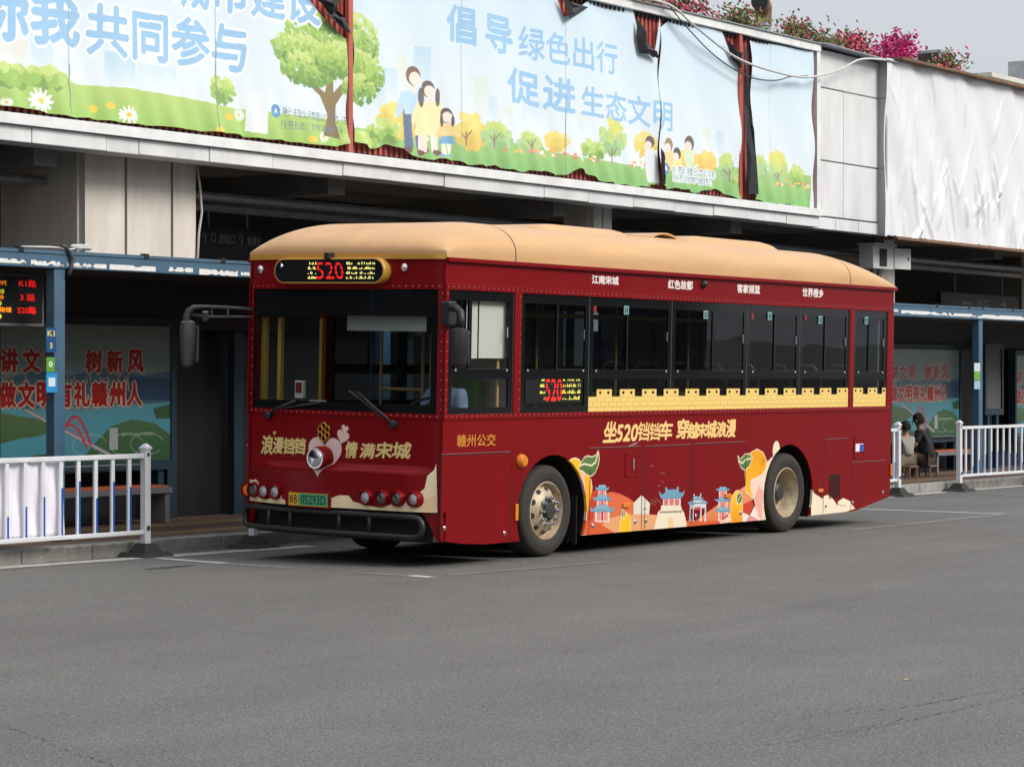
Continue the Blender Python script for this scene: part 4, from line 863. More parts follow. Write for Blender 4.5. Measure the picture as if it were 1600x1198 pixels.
sh = [(0, .0, .30, .19, .165), (0, .02, .48, .165, .135), (0, .09, .70, .175, .125), (0, .13, .80, .10), (-.17, .10, .76, .085), (-.235, .15, .60, .068), (.17, .10, .76, .085), (.235, .16, .60, .068)]
pa = person('person in a black t-shirt squatting with back turned on a low stool', (ax, ay, .148), rad(8), Ja, Ea, ((0, .18, .985), .10, None, (0, 1)),
       [('tshirt', sh, [(0, 1), (1, 2), (2, 3), (2, 4), (4, 5), (2, 6), (6, 7)], M['black']), ('shorts', [(0, 0, .28, .17, .14), (-.11, .06, .29, .11), (-.17, .34, .42, .085), (.11, .06, .29, .11), (.17, .34, .42, .085)], [(0, 1), (1, 2), (0, 3), (3, 4)], M['brownp']),
        ('shoes', [(-.15, .28, .055, .05), (-.15, .42, .04, .042)], [(0, 1)], M['shoe']), ('shoes', [(.15, .28, .055, .05), (.15, .42, .04, .042)], [(0, 1)], M['shoe'])],
       [(9, (.7, .7, 0), (0, 0, 1), .9, .4), (12, (-.7, .7, 0), (0, 0, 1), .9, .4)])
M['stool'] = mat('brown_plastic_stool', (.20, .14, .11), .5)
def stool(x, y, label, h=.2):
    e = empty('stool', (x, y, .148)); tag(e, label, 'stool', 'low stools on the pavement'); MB().box(-.17, .17, -.13, .13, h-.03, h).build('seat', M['stool'], e, bevel=.01)
    for a in (-.14, .14):
        for b in (-.1, .1): MB().box(a-.015, a+.015, b-.015, b+.015, 0, h-.03).build('leg', M['stool'], e)
stool(ax, ay, 'low brown stool under the person in black')
# child to the left, seated, facing right and away
bx_, by_ = Pg(1418, 746, .15)
Jc = [(0, 0, .34, .11, .10), (0, .01, .48, .10, .085), (0, .03, .64, .11, .08), (0, .04, .74, .045), (0, .05, .78, .042), (0, .06, .86, .078), (0, .065, .93, .062),
      (-.12, .03, .68, .038), (-.16, .10, .54, .032), (-.08, .24, .50, .025), (.12, .03, .68, .038), (.17, .12, .55, .032), (.13, .27, .50, .025),
      (-.07, .02, .30, .065), (-.09, .28, .36, .05), (-.09, .26, .12, .038), (-.09, .32, .04, .03), (.07, .02, .30, .065), (.09, .28, .36, .05), (.09, .26, .12, .038), (.09, .32, .04, .03)]
person('child in khaki and grey clothes seated beside the person in black', (bx_, by_, .148), rad(-30), Jc, Ea, ((0, .06, .875), .088, None, (0, 1)),
       [('tshirt', [(0, 0, .36, .13, .12), (0, .01, .48, .12, .105), (0, .03, .64, .13, .10), (-.12, .03, .68, .055), (-.155, .09, .57, .048), (.12, .03, .68, .055), (.165, .11, .58, .048)], [(0, 1), (1, 2), (2, 3), (3, 4), (2, 5), (5, 6)], M['grey_sh']),
        ('trousers', [(0, 0, .30, .125, .11), (-.08, .04, .30, .085), (-.09, .28, .36, .065), (-.09, .26, .14, .05), (.08, .04, .30, .085), (.09, .28, .36, .065), (.09, .26, .14, .05)], [(0, 1), (1, 2), (2, 3), (0, 4), (4, 5), (5, 6)], M['khaki']),
        ('shoes', [(-.09, .25, .045, .04), (-.09, .36, .035, .034)], [(0, 1)], M['shoe']), ('shoes', [(.09, .25, .045, .04), (.09, .36, .035, .034)], [(0, 1)], M['shoe'])],
       [(9, (.7, .7, 0), (0, 0, 1), .7, .4), (12, (-.5, .8, 0), (0, 0, 1), .7, .4)])
stool(bx_, by_, 'low brown stool under the child', .21)

pp = BOX('pillar', M['plain'], None, *(lambda p: (p[0]-.1, p[0]+.12, p[1]-.3, p[1]-.15, .149, 3.0))(Pg(292, 803, .15))); tag(pp, 'slim grey stand-in for the shaded lower pier behind the far mirror of the bus', 'pillar')  # stands in for the lower pier, with its shade put into the grey
# ================================================================== THE BUS
BL_, BW = 9.84, 2.52
bus = empty('bus', (0, 0, 0), (ROLL, 0, 0))
tag(bus, 'dark red city bus with a cream-orange roof and route 520 sign, standing at the kerb', 'bus')
def B(mb, name, m, parent=None, **k): return mb.build(name, M[m] if isinstance(m, str) else m, parent or bus, **k)
M['roofp'] = mat('apricot_roof_paint', (.625, .372, .172), .45, var=.11, vs=1.6, stretch=(.6, 1.6, 3), coat=.12, spec=.3)
M['rim_gold'] = mat('ochre_rim_paint', (.58, .30, .05), .38, coat=.15)
MAR = (.205, .0045, .007)
M['maroon'] = mat('maroon_paint', MAR, .34, coat=.05, dirt=.08, vs=2, spec=.12)
M['blackg'] = mat('black_ceramic_glass', (.008, .009, .010), .07, spec=.32); M['blackp'] = mat('black_plastic', (.018, .018, .02), .42, bump=.1, bs=90)
M['grey_mirror'] = mat('dark_grey_plastic', (.055, .056, .062), .42)
M['rivet'] = mat('rivet_heads', (.42, .16, .15), .35, metal=.3); M['seam'] = mat('panel_gap', (.012, .004, .005), .7); M['chrome'] = mat('chrome', (.75, .76, .78), .15, metal=1)
M['tyre'] = mat('tyre_rubber', (.040, .034, .028), .85, var=.25, vs=6); M['rim'] = mat('dusty_steel_rim', (.52, .42, .28), .5, metal=.15, var=.4, vs=9); M['hub'] = mat('dark_hub', (.06, .06, .062), .5, metal=.4)
M['under'] = mat('underbody_black', (.006, .006, .006), .9); M['amber'] = mat('amber_lens', (.75, .22, .01), .18, coat=.5)
M['goldt'] = mat('gold_lettering', (.80, .62, .24), .45); M['creamt'] = mat('cream_lettering', (.90, .60, .22), .5); M['whitet'] = mat('white_lettering', (.86, .76, .72), .5); M['goldm'] = mat('gold_metal', (.62, .38, .07), .3, metal=.9)
M['oranget'] = mat('orange_lettering', (.62, .25, .03), .5)
M['glassS'] = glass('tinted_side_glass', (.66, .71, .74), .008, .75, wav=.05); M['glassF'] = glass('windscreen_glass', (.74, .78, .78), .01, .62, wav=.12); M['glassD'] = glass('driver_glass', (.90, .92, .92), .01, .6)
M['inner'] = mat('interior_lining', (.30, .29, .27), .7); M['floorb'] = mat('bus_floor', (.12, .12, .125), .7); M['yel'] = mat('yellow_handrail', (.55, .34, .07), .4, coat=.2)
M['seatd'] = mat('brown_seat', (.12, .05, .035), .6); M['tan'] = mat('tan_handle', (.55, .36, .16), .5); M['blindw'] = mat('cream_sun_blind', (.80, .78, .68), .8); M['blindg'] = mat('grey_mesh_blind', (.42, .43, .40), .8)

# ---- livery print, painted in side coordinates (x, z)
ls = Canvas(0, BL_, .15, 1.80, 300)
S = lambda *a: [Pb(u, v) for u, v in a]
Z1 = lambda *a: S(*[(800+x/7.26, 650+y/7.26) for x, y in a]); Z2 = lambda *a: S(*[(1000+x/7.26, 690+y/7.26) for x, y in a]); Z3 = lambda *a: S(*[(1040+x/4.2, 630+y/4.2) for x, y in a])
CR = (246, 226, 196); OR1 = (226, 126, 80); OR2 = (232, 168, 118); RDI = (204, 72, 48); TEAL = (112, 156, 178); TEALD = (70, 112, 140); PK = (226, 150, 140)
YF, YF2 = (240, 150, 30), (252, 196, 50)
ls.poly(Z1((640, 520), (680, 488), (720, 482), (765, 500), (800, 580), (860, 660), (893, 720), (905, 800), (900, 900), (870, 1060), (850, 1190), (845, 1345), (790, 1345), (790, 1000), (760, 760), (700, 610)), YF, 1, YF2, line=CR, lw=4)
ls.poly(Z1((790, 1345), (795, 900), (780, 640), (800, 590), (822, 600), (826, 760), (845, 1000), (850, 1345)), (240, 214, 190), 1, (236, 190, 170))
ls.poly(Z1((845, 1345), (850, 1150), (875, 1000), (905, 860), (960, 820), (1010, 860), (1000, 1000), (960, 1345)), RDI)
ls.poly(Z1((880, 1345), (960, 1000), (1040, 880), (1130, 855), (1230, 880), (1310, 920), (1390, 975), (1480, 1080), (1480, 1345)), OR1, 1, (222, 106, 66))
ls.poly(Z1((1000, 1250), (1100, 1160), (1250, 1120), (1450, 1105), (1760, 1130), (1790, 1345), (1000, 1345)), OR2)
ls.poly(Z1((800, 1345), (800, 1180), (900, 1180), (1020, 1230), (1160, 1320), (1100, 1345)), (216, 100, 60))
ls.poly(Z2((0, 1010), (0, 815), (190, 828), (300, 860), (300, 1010)), OR2); ls.poly(Z2((500, 1000), (500, 895), (760, 880), (900, 880), (1000, 880), (1000, 960)), (214, 98, 56))
ls.poly(Z2((640, 890), (760, 800), (900, 700), (1040, 600), (1195, 500), (1260, 590), (1280, 660), (1160, 730), (1100, 830), (1000, 900)), OR1, 1, (236, 158, 112))
ls.poly(Z2((1150, 720), (1270, 660), (1290, 720), (1240, 830), (1150, 800)), RDI)
def roof(u, v, w, h, up=True):
    ls.poly(S((u-w, v-h*.55), (u-w*.72, v-h*.1), (u-w*.5, v-h*.55), (u-w*.45, v-h), (u+w*.45, v-h), (u+w*.5, v-h*.55), (u+w*.72, v-h*.1), (u+w, v-h*.55), (u+w*.82, v+h*.45), (u-w*.82, v+h*.45)), TEAL, 1, (150, 190, 208), line=TEALD, lw=1)
def tiers(u, roofs, base, bw):
    prev = None
    for i, (v, w, h) in enumerate(roofs):
        nxt = roofs[i+1][0]-roofs[i+1][2] if i+1 < len(roofs) else base
        ls.poly(S((u-w*.55, v), (u+w*.55, v), (u+w*.55, nxt+2), (u-w*.55, nxt+2)), (240, 222, 214)); ls.poly(S((u-w*.42, v+2), (u-w*.12, v+2), (u-w*.12, nxt), (u-w*.42, nxt)), PK); ls.poly(S((u+w*.12, v+2), (u+w*.42, v+2), (u+w*.42, nxt), (u+w*.12, nxt)), PK); ls.poly(S((u-w*.08, v+3), (u+w*.08, v+3), (u+w*.08, nxt), (u-w*.08, nxt)), (190, 60, 50))
    for v, w, h in roofs: roof(u, v, w, h)
tiers(941, [(763, 11, 5.5), (779, 15, 6), (796, 20.5, 7)], 813, 16)
ls.poly(Z1((1380, 1110), (1380, 985), (1470, 895), (1565, 988), (1555, 1110)), (228, 222, 206), line=(200, 190, 170), lw=1); ls.line(Z1((1470, 900), (1474, 1105)), .012, (180, 170, 150)); ls.line(Z1((1490, 1050), (1520, 1050)), .012, (120, 110, 100))
def leaf(p0, p1, w, par=S):
    (a, b), (c, d) = par(p0)[0], par(p1)[0]; dx, dz = c-a, d-b; l = math.hypot(dx, dz); nx, nz = -dz/l, dx/l
    L_ = [(a+dx*t+nx*w*math.sin(math.pi*t), b+dz*t+nz*w*math.sin(math.pi*t)) for t in np.linspace(0, 1, 9)]+[(a+dx*t-nx*w*math.sin(math.pi*t), b+dz*t-nz*w*math.sin(math.pi*t)) for t in np.linspace(1, 0, 9)]
    ls.poly(L_, (84, 124, 60), line=CR, lw=3); ls.line([(a, b), (c, d)], .012, CR)
ls.ell(*Pb(977, 823), .115, .155, YF2, 1, line=CR, lw=2); leaf((975, 810), (973, 794), .03)
# gate tower
ls.poly(Z2((150, 1010), (190, 860), (205, 790), (235, 770), (240, 720), (460, 712), (475, 765), (500, 800), (520, 880), (535, 980)), (238, 224, 196)); ls.poly(Z2((225, 790), (480, 780), (480, 795), (225, 806)), (150, 130, 110))
for k in range(7): ls.poly(Z2((235+k*36, 785), (245+k*36, 785), (245+k*36, 810), (235+k*36, 810)), (150, 130, 110))
ls.poly(Z2((260, 730), (260, 640), (462, 630), (462, 715)), (236, 214, 206))
for k in range(3): ls.poly(Z2((272+k*62, 722), (272+k*62, 650), (320+k*62, 648), (320+k*62, 718)), (214, 120, 116))
ls.poly(Z2((212, 560), (250, 600), (290, 575), (285, 520), (305, 515), (310, 542), (415, 540), (418, 512), (438, 510), (440, 570), (480, 580), (507, 545), (495, 600), (465, 640), (240, 645), (222, 600)), TEAL, 1, (120, 168, 190), line=TEALD, lw=1)
ls.poly(Z2((315, 985), (318, 880), (345, 855), (375, 875), (385, 975)), (240, 206, 150))
# memorial arch
for a, b in ((560, 900), (590, 905), (680, 905), (730, 905)): ls.poly(Z2((a, b), (a+6, 700), (a+20, 700), (a+18, b)), (214, 218, 222))
ls.poly(Z2((570, 760), (570, 700), (740, 695), (740, 750)), (210, 216, 222)); ls.poly(Z2((600, 690), (600, 650), (715, 645), (715, 690)), (200, 212, 220))
for (u, v, w, h) in ((1090, 779, 9, 3.5), (1080.5, 786, 6, 3), (1100, 785, 6, 3)): roof(u, v, w, h)
ls.poly(Z2((620, 770), (620, 740), (690, 736), (690, 766)), (206, 90, 70)); ls.line(Z2((612, 590), (618, 640)), .02, (214, 222, 226)); ls.line(Z2((690, 580), (686, 636)), .02, (214, 222, 226))
tiers(1129.5, [(764.5, 11, 4), (781, 13, 4), (797, 13, 5)], 812, 12)
ls.poly(Z2((905, 925), (930, 870), (1000, 800), (1035, 840), (1030, 910)), (244, 206, 186)); ls.line(Z2((930, 880), (1000, 830)), .03, (200, 90, 70))
ls.poly(Z2((1160, 910), (1165, 800), (1245, 835), (1300, 725), (1400, 900)), (246, 222, 214)); ls.poly(Z2((1200, 905), (1240, 830), (1340, 880), (1330, 900)), PK)
ls.ell(*Pb(1151, 797), .14, .23, YF, 1, (252, 206, 60), line=CR, lw=3); leaf((1152, 786), (1159, 770), .06)
ls.poly(Z2((1200, 560), (1195, 320), (1215, 250), (1255, 130), (1330, 88), (1400, 130), (1438, 220), (1425, 300), (1380, 370), (1270, 430), (1250, 500), (1285, 640), (1230, 580)), (252, 190, 44), 1, (240, 160, 34), line=CR, lw=4)
ls.poly(Z2((1255, 430), (1380, 372), (1420, 310), (1445, 225), (1505, 165), (1560, 300), (1480, 900), (1360, 890), (1320, 780), (1290, 640), (1250, 530)), (242, 208, 186), 1, (248, 220, 200))
ls.poly(Z2((1300, 640), (1350, 500), (1400, 560), (1380, 880), (1340, 840)), (236, 160, 140), .7); ls.ell(*Pb(1213, 704), .09, .12, CR, 1)
ls.poly(Z2((1112, 160), (1140, 205), (1190, 145), (1240, 140), (1275, 185), (1240, 270), (1190, 318), (1150, 290), (1122, 230)), (86, 118, 66), 1, (104, 136, 78), line=CR, lw=4); ls.line(Z2((1120, 215), (1160, 245), (1200, 200), (1270, 188)), .02, CR)
for i in range(14): ls.ell(*Z2((random.uniform(1370, 1410), random.uniform(175, 270)))[0], .008, .008, (190, 110, 20))
ls.poly(Z1((760, 605), (780, 535), (820, 475), (860, 455), (905, 468), (950, 450), (978, 395), (988, 480), (975, 560), (940, 640), (900, 674), (850, 660), (800, 615)), (86, 118, 66), 1, (104, 136, 78), line=CR, lw=4); ls.line(Z1((775, 560), (820, 540), (900, 560), (950, 520), (978, 410)), .02, CR)
ls.poly(Z3((955, 740), (955, 545), (975, 590), (1030, 625), (1040, 608), (1060, 600), (1085, 608), (1108, 640), (1128, 670), (1132, 642), (1165, 620), (1210, 640), (1222, 662), (1245, 690), (1180, 712), (1100, 745)), (246, 230, 200)); ls.line(Z3((1128, 655), (1150, 672), (1180, 668)), .015, (214, 180, 150))
for a, b, c, d in ((1424, 300, 1320, 343),): ls.line(Z1((a, b), (c, d)), .02, (214, 180, 170), .8)
for x, y, dx, dy in ((120, 265, 40, 12), (230, 350, 55, 16), (245, 440, 20, 30), (195, 490, 40, 16), (130, 655, 60, 35), (175, 640, 55, 45), (125, 690, 50, 25), (215, 670, 30, 35)): ls.line(Z2((x, y), (x+dx, y+dy)), .010, (196, 150, 140), .8)
# castle wall print over the glass
MER = []
for a, b in ((1060, 1160), (1212, 1310), (1358, 1452), (1500, 1597)): MER.append((680+a/4.2, 680+b/4.2))
for a, b in ((130, 220), (267, 355), (400, 487), (527, 612), (652, 735), (775, 855), (895, 972), (1012, 1087), (1125, 1197), (1232, 1295), (1327, 1388), (1420, 1455)): MER.append((1040+a/4.2, 1040+b/4.2))
CY = (240, 206, 118); CL = (196, 160, 84)
x0c, x1c_ = Pb(919, 640)[0], 9.66
ls.poly([(x0c, 1.505), (x1c_, 1.505), (x1c_, 1.672), (x0c, 1.672)], CY); mer = [(Pb(a, 612)[0], min(x1c_, Pb(b, 612)[0])) for a, b in MER]
for a, b in mer: ls.poly([(a, 1.66), (b, 1.66), (b, 1.752), (a, 1.752)], CY)
for z in (1.56, 1.615, 1.668): ls.line([(x0c, z), (x1c_, z)], .006, CL)
for k in range(3):
    for i in range(46): x = x0c+.16*i+(.08 if k % 2 else 0); ls.line([(x, 1.505+.055*k), (x, 1.56+.055*k)], .005, CL)
for a, b in mer: ls.line([(a, 1.752), (b, 1.752)], .008, CL)
LIV = ls.image('side_livery'); uvS = lambda x, y, z: ls.uv(x, z)
M['side'] = mat('maroon_side_with_livery', MAR, .32, img=LIV, imgmix=True, coat=.05, dirt=.08, vs=2, spec=.12)
M['castle'] = mat('castle_print_vinyl', (.8, .6, .2), .45, img=LIV)
# ---- side skins
def arch(cx, cz, rx, rz, zb, zb2=None, n=18):
    zb2 = zb if zb2 is None else zb2
    t0 = math.pi-math.asin(max(-1, (zb-cz)/rz)) if zb < cz else math.pi; t0 = math.pi+math.asin(min(1, (cz-zb)/rz)); t1 = -math.asin(min(1, (cz-zb2)/rz))
    return [(cx+rx*math.cos(t), cz+rz*math.sin(t)) for t in np.linspace(t0, t1, n)]
FWX, RWX = 1.945, 7.10
aF = arch(1.955, .46, .655, .61, .196); aR = arch(7.085, .46, .62, .61, .18)
low = [(0.0, 1.46), (0.0, .27), (.35, .225), (.74, .198)]+aF+aR+[(8.84, .186), (9.84, .335), (9.84, 1.46)]
for yy_, nm in ((0, 'side_panel'), (BW-.03, 'side_panel')): B(MB().prism(low, lambda a, b, d: (a, d, b), yy_, yy_+.03), nm, 'side' if yy_ == 0 else 'maroon', uv=uvS)
for y0, y1 in ((0, .03), (BW-.03, BW)): B(MB().box(0, 9.84, y0, y1, 2.795, 3.06), 'header_panel', 'maroon')
for yo in (-.012, BW):
    B(MB().box(.0, 9.80, yo, yo+.012, 1.455, 1.512), 'waist_rail', 'maroon', bevel=.004); B(MB().box(.0, 9.80, yo, yo+.012, 2.738, 2.80), 'window_rail', 'maroon', bevel=.004)
    B(MB().box(-.0, 9.88, yo-.028 if yo < 0 else yo, yo+.012 if yo < 0 else yo+.04, 3.01, 3.055), 'gutter', 'maroon', bevel=.008)
    for a, b in ((0, .055), (1.185, 1.312), (8.60, 8.725), (9.66, 9.835)): B(MB().box(a, b, yo, yo+.012, 1.512, 2.738), 'pillar', 'maroon', bevel=.003)
for a, b in ((.042, .055), (1.185, 1.312), (8.60, 8.725), (9.66, 9.819)):
    for y0, y1 in ((0.003, .06), (BW-.06, BW-.003)): B(MB().box(a, b, y0, y1, 1.463, 2.793), 'pillar_core', 'maroon')
# rivets
rv = MB()
def rivet(x, y, z, ax='y', r=.0085):
    n = 6; c = [(r*math.cos(k*math.pi/3), r*math.sin(k*math.pi/3)) for k in range(n)]
    if ax == 'y': vs = [(x+a, y, z+b) for a, b in c]+[(x+a*.4, y-r*.7, z+b*.4) for a, b in c]
    else: vs = [(x, y+a, z+b) for a, b in c]+[(x-r*.7, y+a*.4, z+b*.4) for a, b in c]
    rv.add(vs, [(i, (i+1) % n, n+(i+1) % n, n+i) for i in range(n)]+[tuple(range(n, 2*n))])
x = .04
while x < 9.8: rivet(x, -.012, 1.49); rivet(x, -.012, 2.768); x += .085
z = 1.56
while z < 2.72:
    for xx in (.028, 1.285, 8.70, 9.80): rivet(xx, -.012, z)
    z += .095
# ---- windows
M['trimd'] = mat('dull_aluminium', (.045, .047, .05), .4, metal=.2)
def window(x0, x1, sash, y0=.004, out=1, driver=False):
    g = MB(); a, b = x0+.01, x1-.01; ya, yb = (y0, y0+.02) if out > 0 else (BW-y0-.02, BW-y0)
    za, zb, zc, zd, ze, zf = 1.513, 1.575, 1.86, 1.965, 2.64, 2.737; l, r = a+.07, b-.07
    for q in ((a, b, za, zb), (a, b, zc, zd), (a, b, ze, zf), (a, l, zb, zc), (r, b, zb, zc), (a, l, zd, ze), (r, b, zd, ze)): g.box(q[0], q[1], ya, yb, q[2], q[3])
    w = empty('window', (0, 0, 0)); w.parent = bus
    B(g, 'frame', 'blackg', w)
    B(MB().box(l, r, ya+.008, ya+.012, zb, zc), 'pane', 'glassD' if driver else 'glassS', w)
    B(MB().box(l, sash, ya+.008, ya+.012, zd, ze), 'pane', 'glassD' if driver else 'glassS', w); B(MB().box(sash+.04, r, ya+.008, ya+.012, zd, ze), 'pane', 'glassD' if driver else 'glassS', w)
    B(MB().box(sash, sash+.04, ya, yb+.01, zd, ze), 'sash_bar', 'blackg', w)
    if out > 0:
        B(MB().box(sash-.005, sash, ya-.004, ya, zd, ze).box(sash-.005, r, ya-.004, ya, zd-.006, zd), 'sash_trim', 'trimd', w)
        for kx in (l+.06, r-.03): B(MB().lathe([(.012, 0), (.016, -.008), (.01, -.014)], (kx, ya, 1.945), 'y', 10), 'knob', 'chrome', w)
        B(MB().box(r-.035, r-.02, ya-.012, ya, 2.28, 2.38), 'latch', 'chrome', w, bevel=.003)
        B(MB().box(x1-.012, x1+.002, ya-.003, ya+.02, za, zf), 'rubber_joint', 'grey_mirror', w)
bays = [(.055, 1.185, .42, True), (1.312, 2.60, 1.98, False), (2.60, 4.29, 3.35, False), (4.29, 6.0, 5.2, False), (6.0, 7.30, 6.66, False), (7.30, 8.60, 7.95, False), (8.725, 9.66, 9.15, False)]
for a, b, s_, d_ in bays: window(a, b, s_, driver=d_)
for a, b, s_, d_ in bays[1:]: window(a, b, s_, out=-1)
cb = MB().box(x0c, 9.66, .0, .002, 1.513, 1.672)
for a, b in mer:
    m_ = (a+b)/2; h = (b-a)*.13
    cb.box(a, b, .0, .002, 1.672, 1.70).box(a, b, 0, .002, 1.728, 1.752)
    for q0, q1 in ((a, a+(b-a)*.16), (a+(b-a)*.16+.045, b-(b-a)*.16-.045), (b-(b-a)*.16, b)): cb.box(q0, max(q0+.01, q1), 0, .002, 1.70, 1.728)
B(cb, 'castle_wall_print', 'castle', uv=uvS)
rj = MB()
for i in (): pass
# exit stickers high in the windows
M['greens'] = mat('green_sticker', (.20, .36, .33), .5); M['reds'] = mat('red_sticker', (.26, .015, .02), .5)
for u, v in ((979, 485), (1103, 492), (1203, 494), (1282, 500), (1354, 501)):
    x, z = Pb(u, v); B(MB().box(x-.05, x+.05, .0005, .003, z-.045, z+.05), 'exit_sticker', 'greens'); 
    for q in (-.028, .012): B(MB().box(x+q, x+q+.02, -.001, .0005, z-.03, z+.03), 'exit_sticker_mark', 'shelterd')
for u, v in ((930, 483), (1176, 494), (1259, 496)): x, z = Pb(u, v); B(MB().box(x-.028, x+.028, .0005, .003, z-.035, z+.035), 'red_sticker', 'reds')
# route display in the first side window
c = Canvas(0, 1.0, 0, .30, 300, (8, 8, 9)); R_ = random.Random(3)
def led_rows(c, w, h, x5, x6, seed):
    R = random.Random(seed)
    for k in range(4):
        zc_ = h*(.12+.25*k)
        for x in np.arange(.02*w, w, w*.012):
            if x5*w-.01 < x < x6*w: continue
            if x < x5*w-.11*w: continue
            if R.random() < .62:
                hh = R.choice((.05, .1, .16))*h; c.poly([(x, zc_), (x+w*.009, zc_), (x+w*.009, zc_+hh), (x, zc_+hh)], (236, 226, 90))
    c.text('520', [(x5*w, .08*h), (x6*w, .08*h), (x6*w, .95*h), (x5*w, .95*h)], (240, 30, 20), 1)
    for k in range(4): c.poly([(0, h*(.02+.25*k)), (w, h*(.02+.25*k)), (w, h*(.075+.25*k)), (0, h*(.075+.25*k))], (8, 8, 9))
led_rows(c, 1.0, .30, .36, .66, 5)
M['led1'] = mat('side_led', (.01, .01, .01), .4, img=c.image('side_led'), emit=1, es=.7)
(xa_, za_), (xb2, zb2) = Pb(822, 630), Pb(908, 601)
zb2 = za_+.265
B(MB().add([(xa_, .0105, za_), (xb2, .0105, za_), (xb2, .0105, zb2), (xa_, .0105, zb2)], [(0, 1, 2, 3)]), 'side_route_display', 'led1', uv=lambda x, y, z: ((x-xa_)/(xb2-xa_), (z-za_)/(zb2-za_)))
B(MB().box(xa_-.02, xb2+.02, .05, .10, za_-.02, zb2+.02), 'display_case', 'blackp')
# ---- panel gaps, flaps, markers
def vseam(u, v0, v1): x = Pb(u, (v0+v1)/2)[0]; B(MB().box(x-.005, x+.005, -.0015, .004, Pb(u, v1)[1], Pb(u, v0)[1]), 'panel_seam', 'seam')
def hseam(u0, u1, v): a, z = Pb(u0, v); b = Pb(u1, v)[0]; B(MB().box(a, b, -.0015, .004, z-.005, z+.005), 'panel_seam', 'seam'); B(MB().box(a, b, -.003, .003, z+.006, z+.012), 'panel_lip', 'rivet')
for u, v0, v1 in ((689, 715, 840), (799, 708, 846), (921, 733, 833), (1003, 700, 826), (1008, 702, 826), (1080, 698, 818), (1083, 698, 818), (1165, 693, 760), (1287, 690, 801), (1330, 725, 798)): vseam(u, v0, v1)
for u0, u1, v in ((690, 797, 711), (921, 1001, 701), (1007, 1079, 698), (1085, 1164, 694), (1289, 1324, 687), (1331, 1384, 723)): hseam(u0, u1, v)
def hatch(u0, u1, v0, v1):
    a, z1 = Pb(u0, v0); b, z0 = Pb(u1, v1); g = MB()
    for q in ((a, b, z0, z0+.02), (a, b, z1-.02, z1), (a, a+.02, z0, z1), (b-.02, b, z0, z1)): g.box(q[0], q[1], -.008, .002, q[2], q[3])
    return B(g, 'hatch_frame', 'maroon', bevel=.003), B(MB().box(a+.02, b-.02, -.004, .002, z0+.02, z1-.02), 'hatch_door', 'maroon')
hatch(977, 994, 708, 744); hatch(1334, 1349, 685, 715); x, z = Pb(989, 724); B(MB().box(x-.015, x+.015, -.018, -.004, z-.07, z+.05), 'hatch_handle', 'chrome', bevel=.005)
x, z = Pb(1343, 699); B(MB().box(x-.12, x+.10, -.0065, -.004, z-.05, z+.05), 'notice_sticker', 'whitet'); B(MB().box(x-.01, x+.10, -.0085, -.0065, z-.05, z+.04), 'notice_sticker', 'blue')
(a, z1), (b, z0) = Pb(1296, 741), Pb(1313, 777); g = MB()
for k in range(9): g.box(a+(b-a)*k/9, a+(b-a)*(k+.55)/9, -.004, .004, z0, z1)
B(g, 'vent_grille', 'seam')
for u, v in ((694, 825), (788, 833), (926, 821), (992, 815), (1009, 813), (1087, 806), (1157, 801), (1290, 790), (1332, 785), (1379, 769)): x, z = Pb(u, v); B(MB().lathe([(.022, 0), (.024, -.006), (.015, -.012), (.001, -.013)], (x, 0, z), 'y', 14, False), 'panel_lock', 'chrome', smooth=True)
def marker(u, v, w, h, round_=False):
    x, z = Pb(u, v)
    if round_: B(MB().lathe([(.075, 0), (.07, -.03), (.05, -.055), (.001, -.062)], (x, 0, z), 'y', 20, False), 'side_marker_lamp', 'amber', smooth=True)
    else: B(MB().box(x-w/2, x+w/2, -.022, 0, z-h/2, z+h/2), 'side_marker_lamp', 'amber', bevel=.008)
marker(814, 720, 0, 0, True); marker(977, 789, .13, .05); marker(1136, 774, .13, .05); marker(1281, 766, .12, .045); marker(1391, 734, .04, .16)
x, z = 1.292, Pb(806, 800)[1]; B(MB().box(x-.035, x+.015, -.02, 0, z-.085, z+.085), 'side_marker_lamp', 'amber', bevel=.006)
x, z = Pb(1098, 444); B(MB().lathe([(.05, 0), (.045, -.03), (.02, -.06), (.001, -.065)], (x, 0, z), 'y', 14, False), 'camera_dome', 'blackp', smooth=True)
# ---- lettering on the side
sf = lambda a, b, d: (a, -d, b)
def sl(body, q, m, bold=.006, d=.0015, sf_=sf): return lettering('lettering', body, M[m], bus, sf_, [Pb(*p) for p in q], d, bold)
def slb(body, u0, u1, vt, vb, m, bold=.006, d=.0015, sh=0, z=None):
    (a, z1), (b, z0) = Pb(u0, vt), Pb(u1, vb); return lettering('lettering', body, M[m], bus, sf, [(a-sh, z0), (b-sh, z0), (b+sh, z1), (a+sh, z1)], d, bold)
M['red_edge'] = mat('white_outline', (.62, .56, .50), .5)
for t, u0, u1, vt, vb in (('江南宋城', 925, 966, 430, 445), ('红色故都', 1044, 1082, 437, 453), ('客家摇篮', 1152, 1187, 444, 459), ('世界橙乡', 1254, 1286, 450, 465)): slb(t, u0, u1, vt, vb, 'whitet', .0045)
slb('赣州公交', 714, 774, 679, 696, 'oranget', .002)
slb('坐', 944, 963, 659, 690, 'creamt', .008, sh=.02); slb('520', 964, 996, 664, 688, 'creamt', .009, sh=.02); slb('铛', 997, 1014, 660, 688, 'creamt', .005, sh=.015); slb('铛', 1015, 1031, 661, 687, 'creamt', .005, sh=.015); slb('车', 1031, 1050, 659, 686, 'creamt', .008, sh=.02)
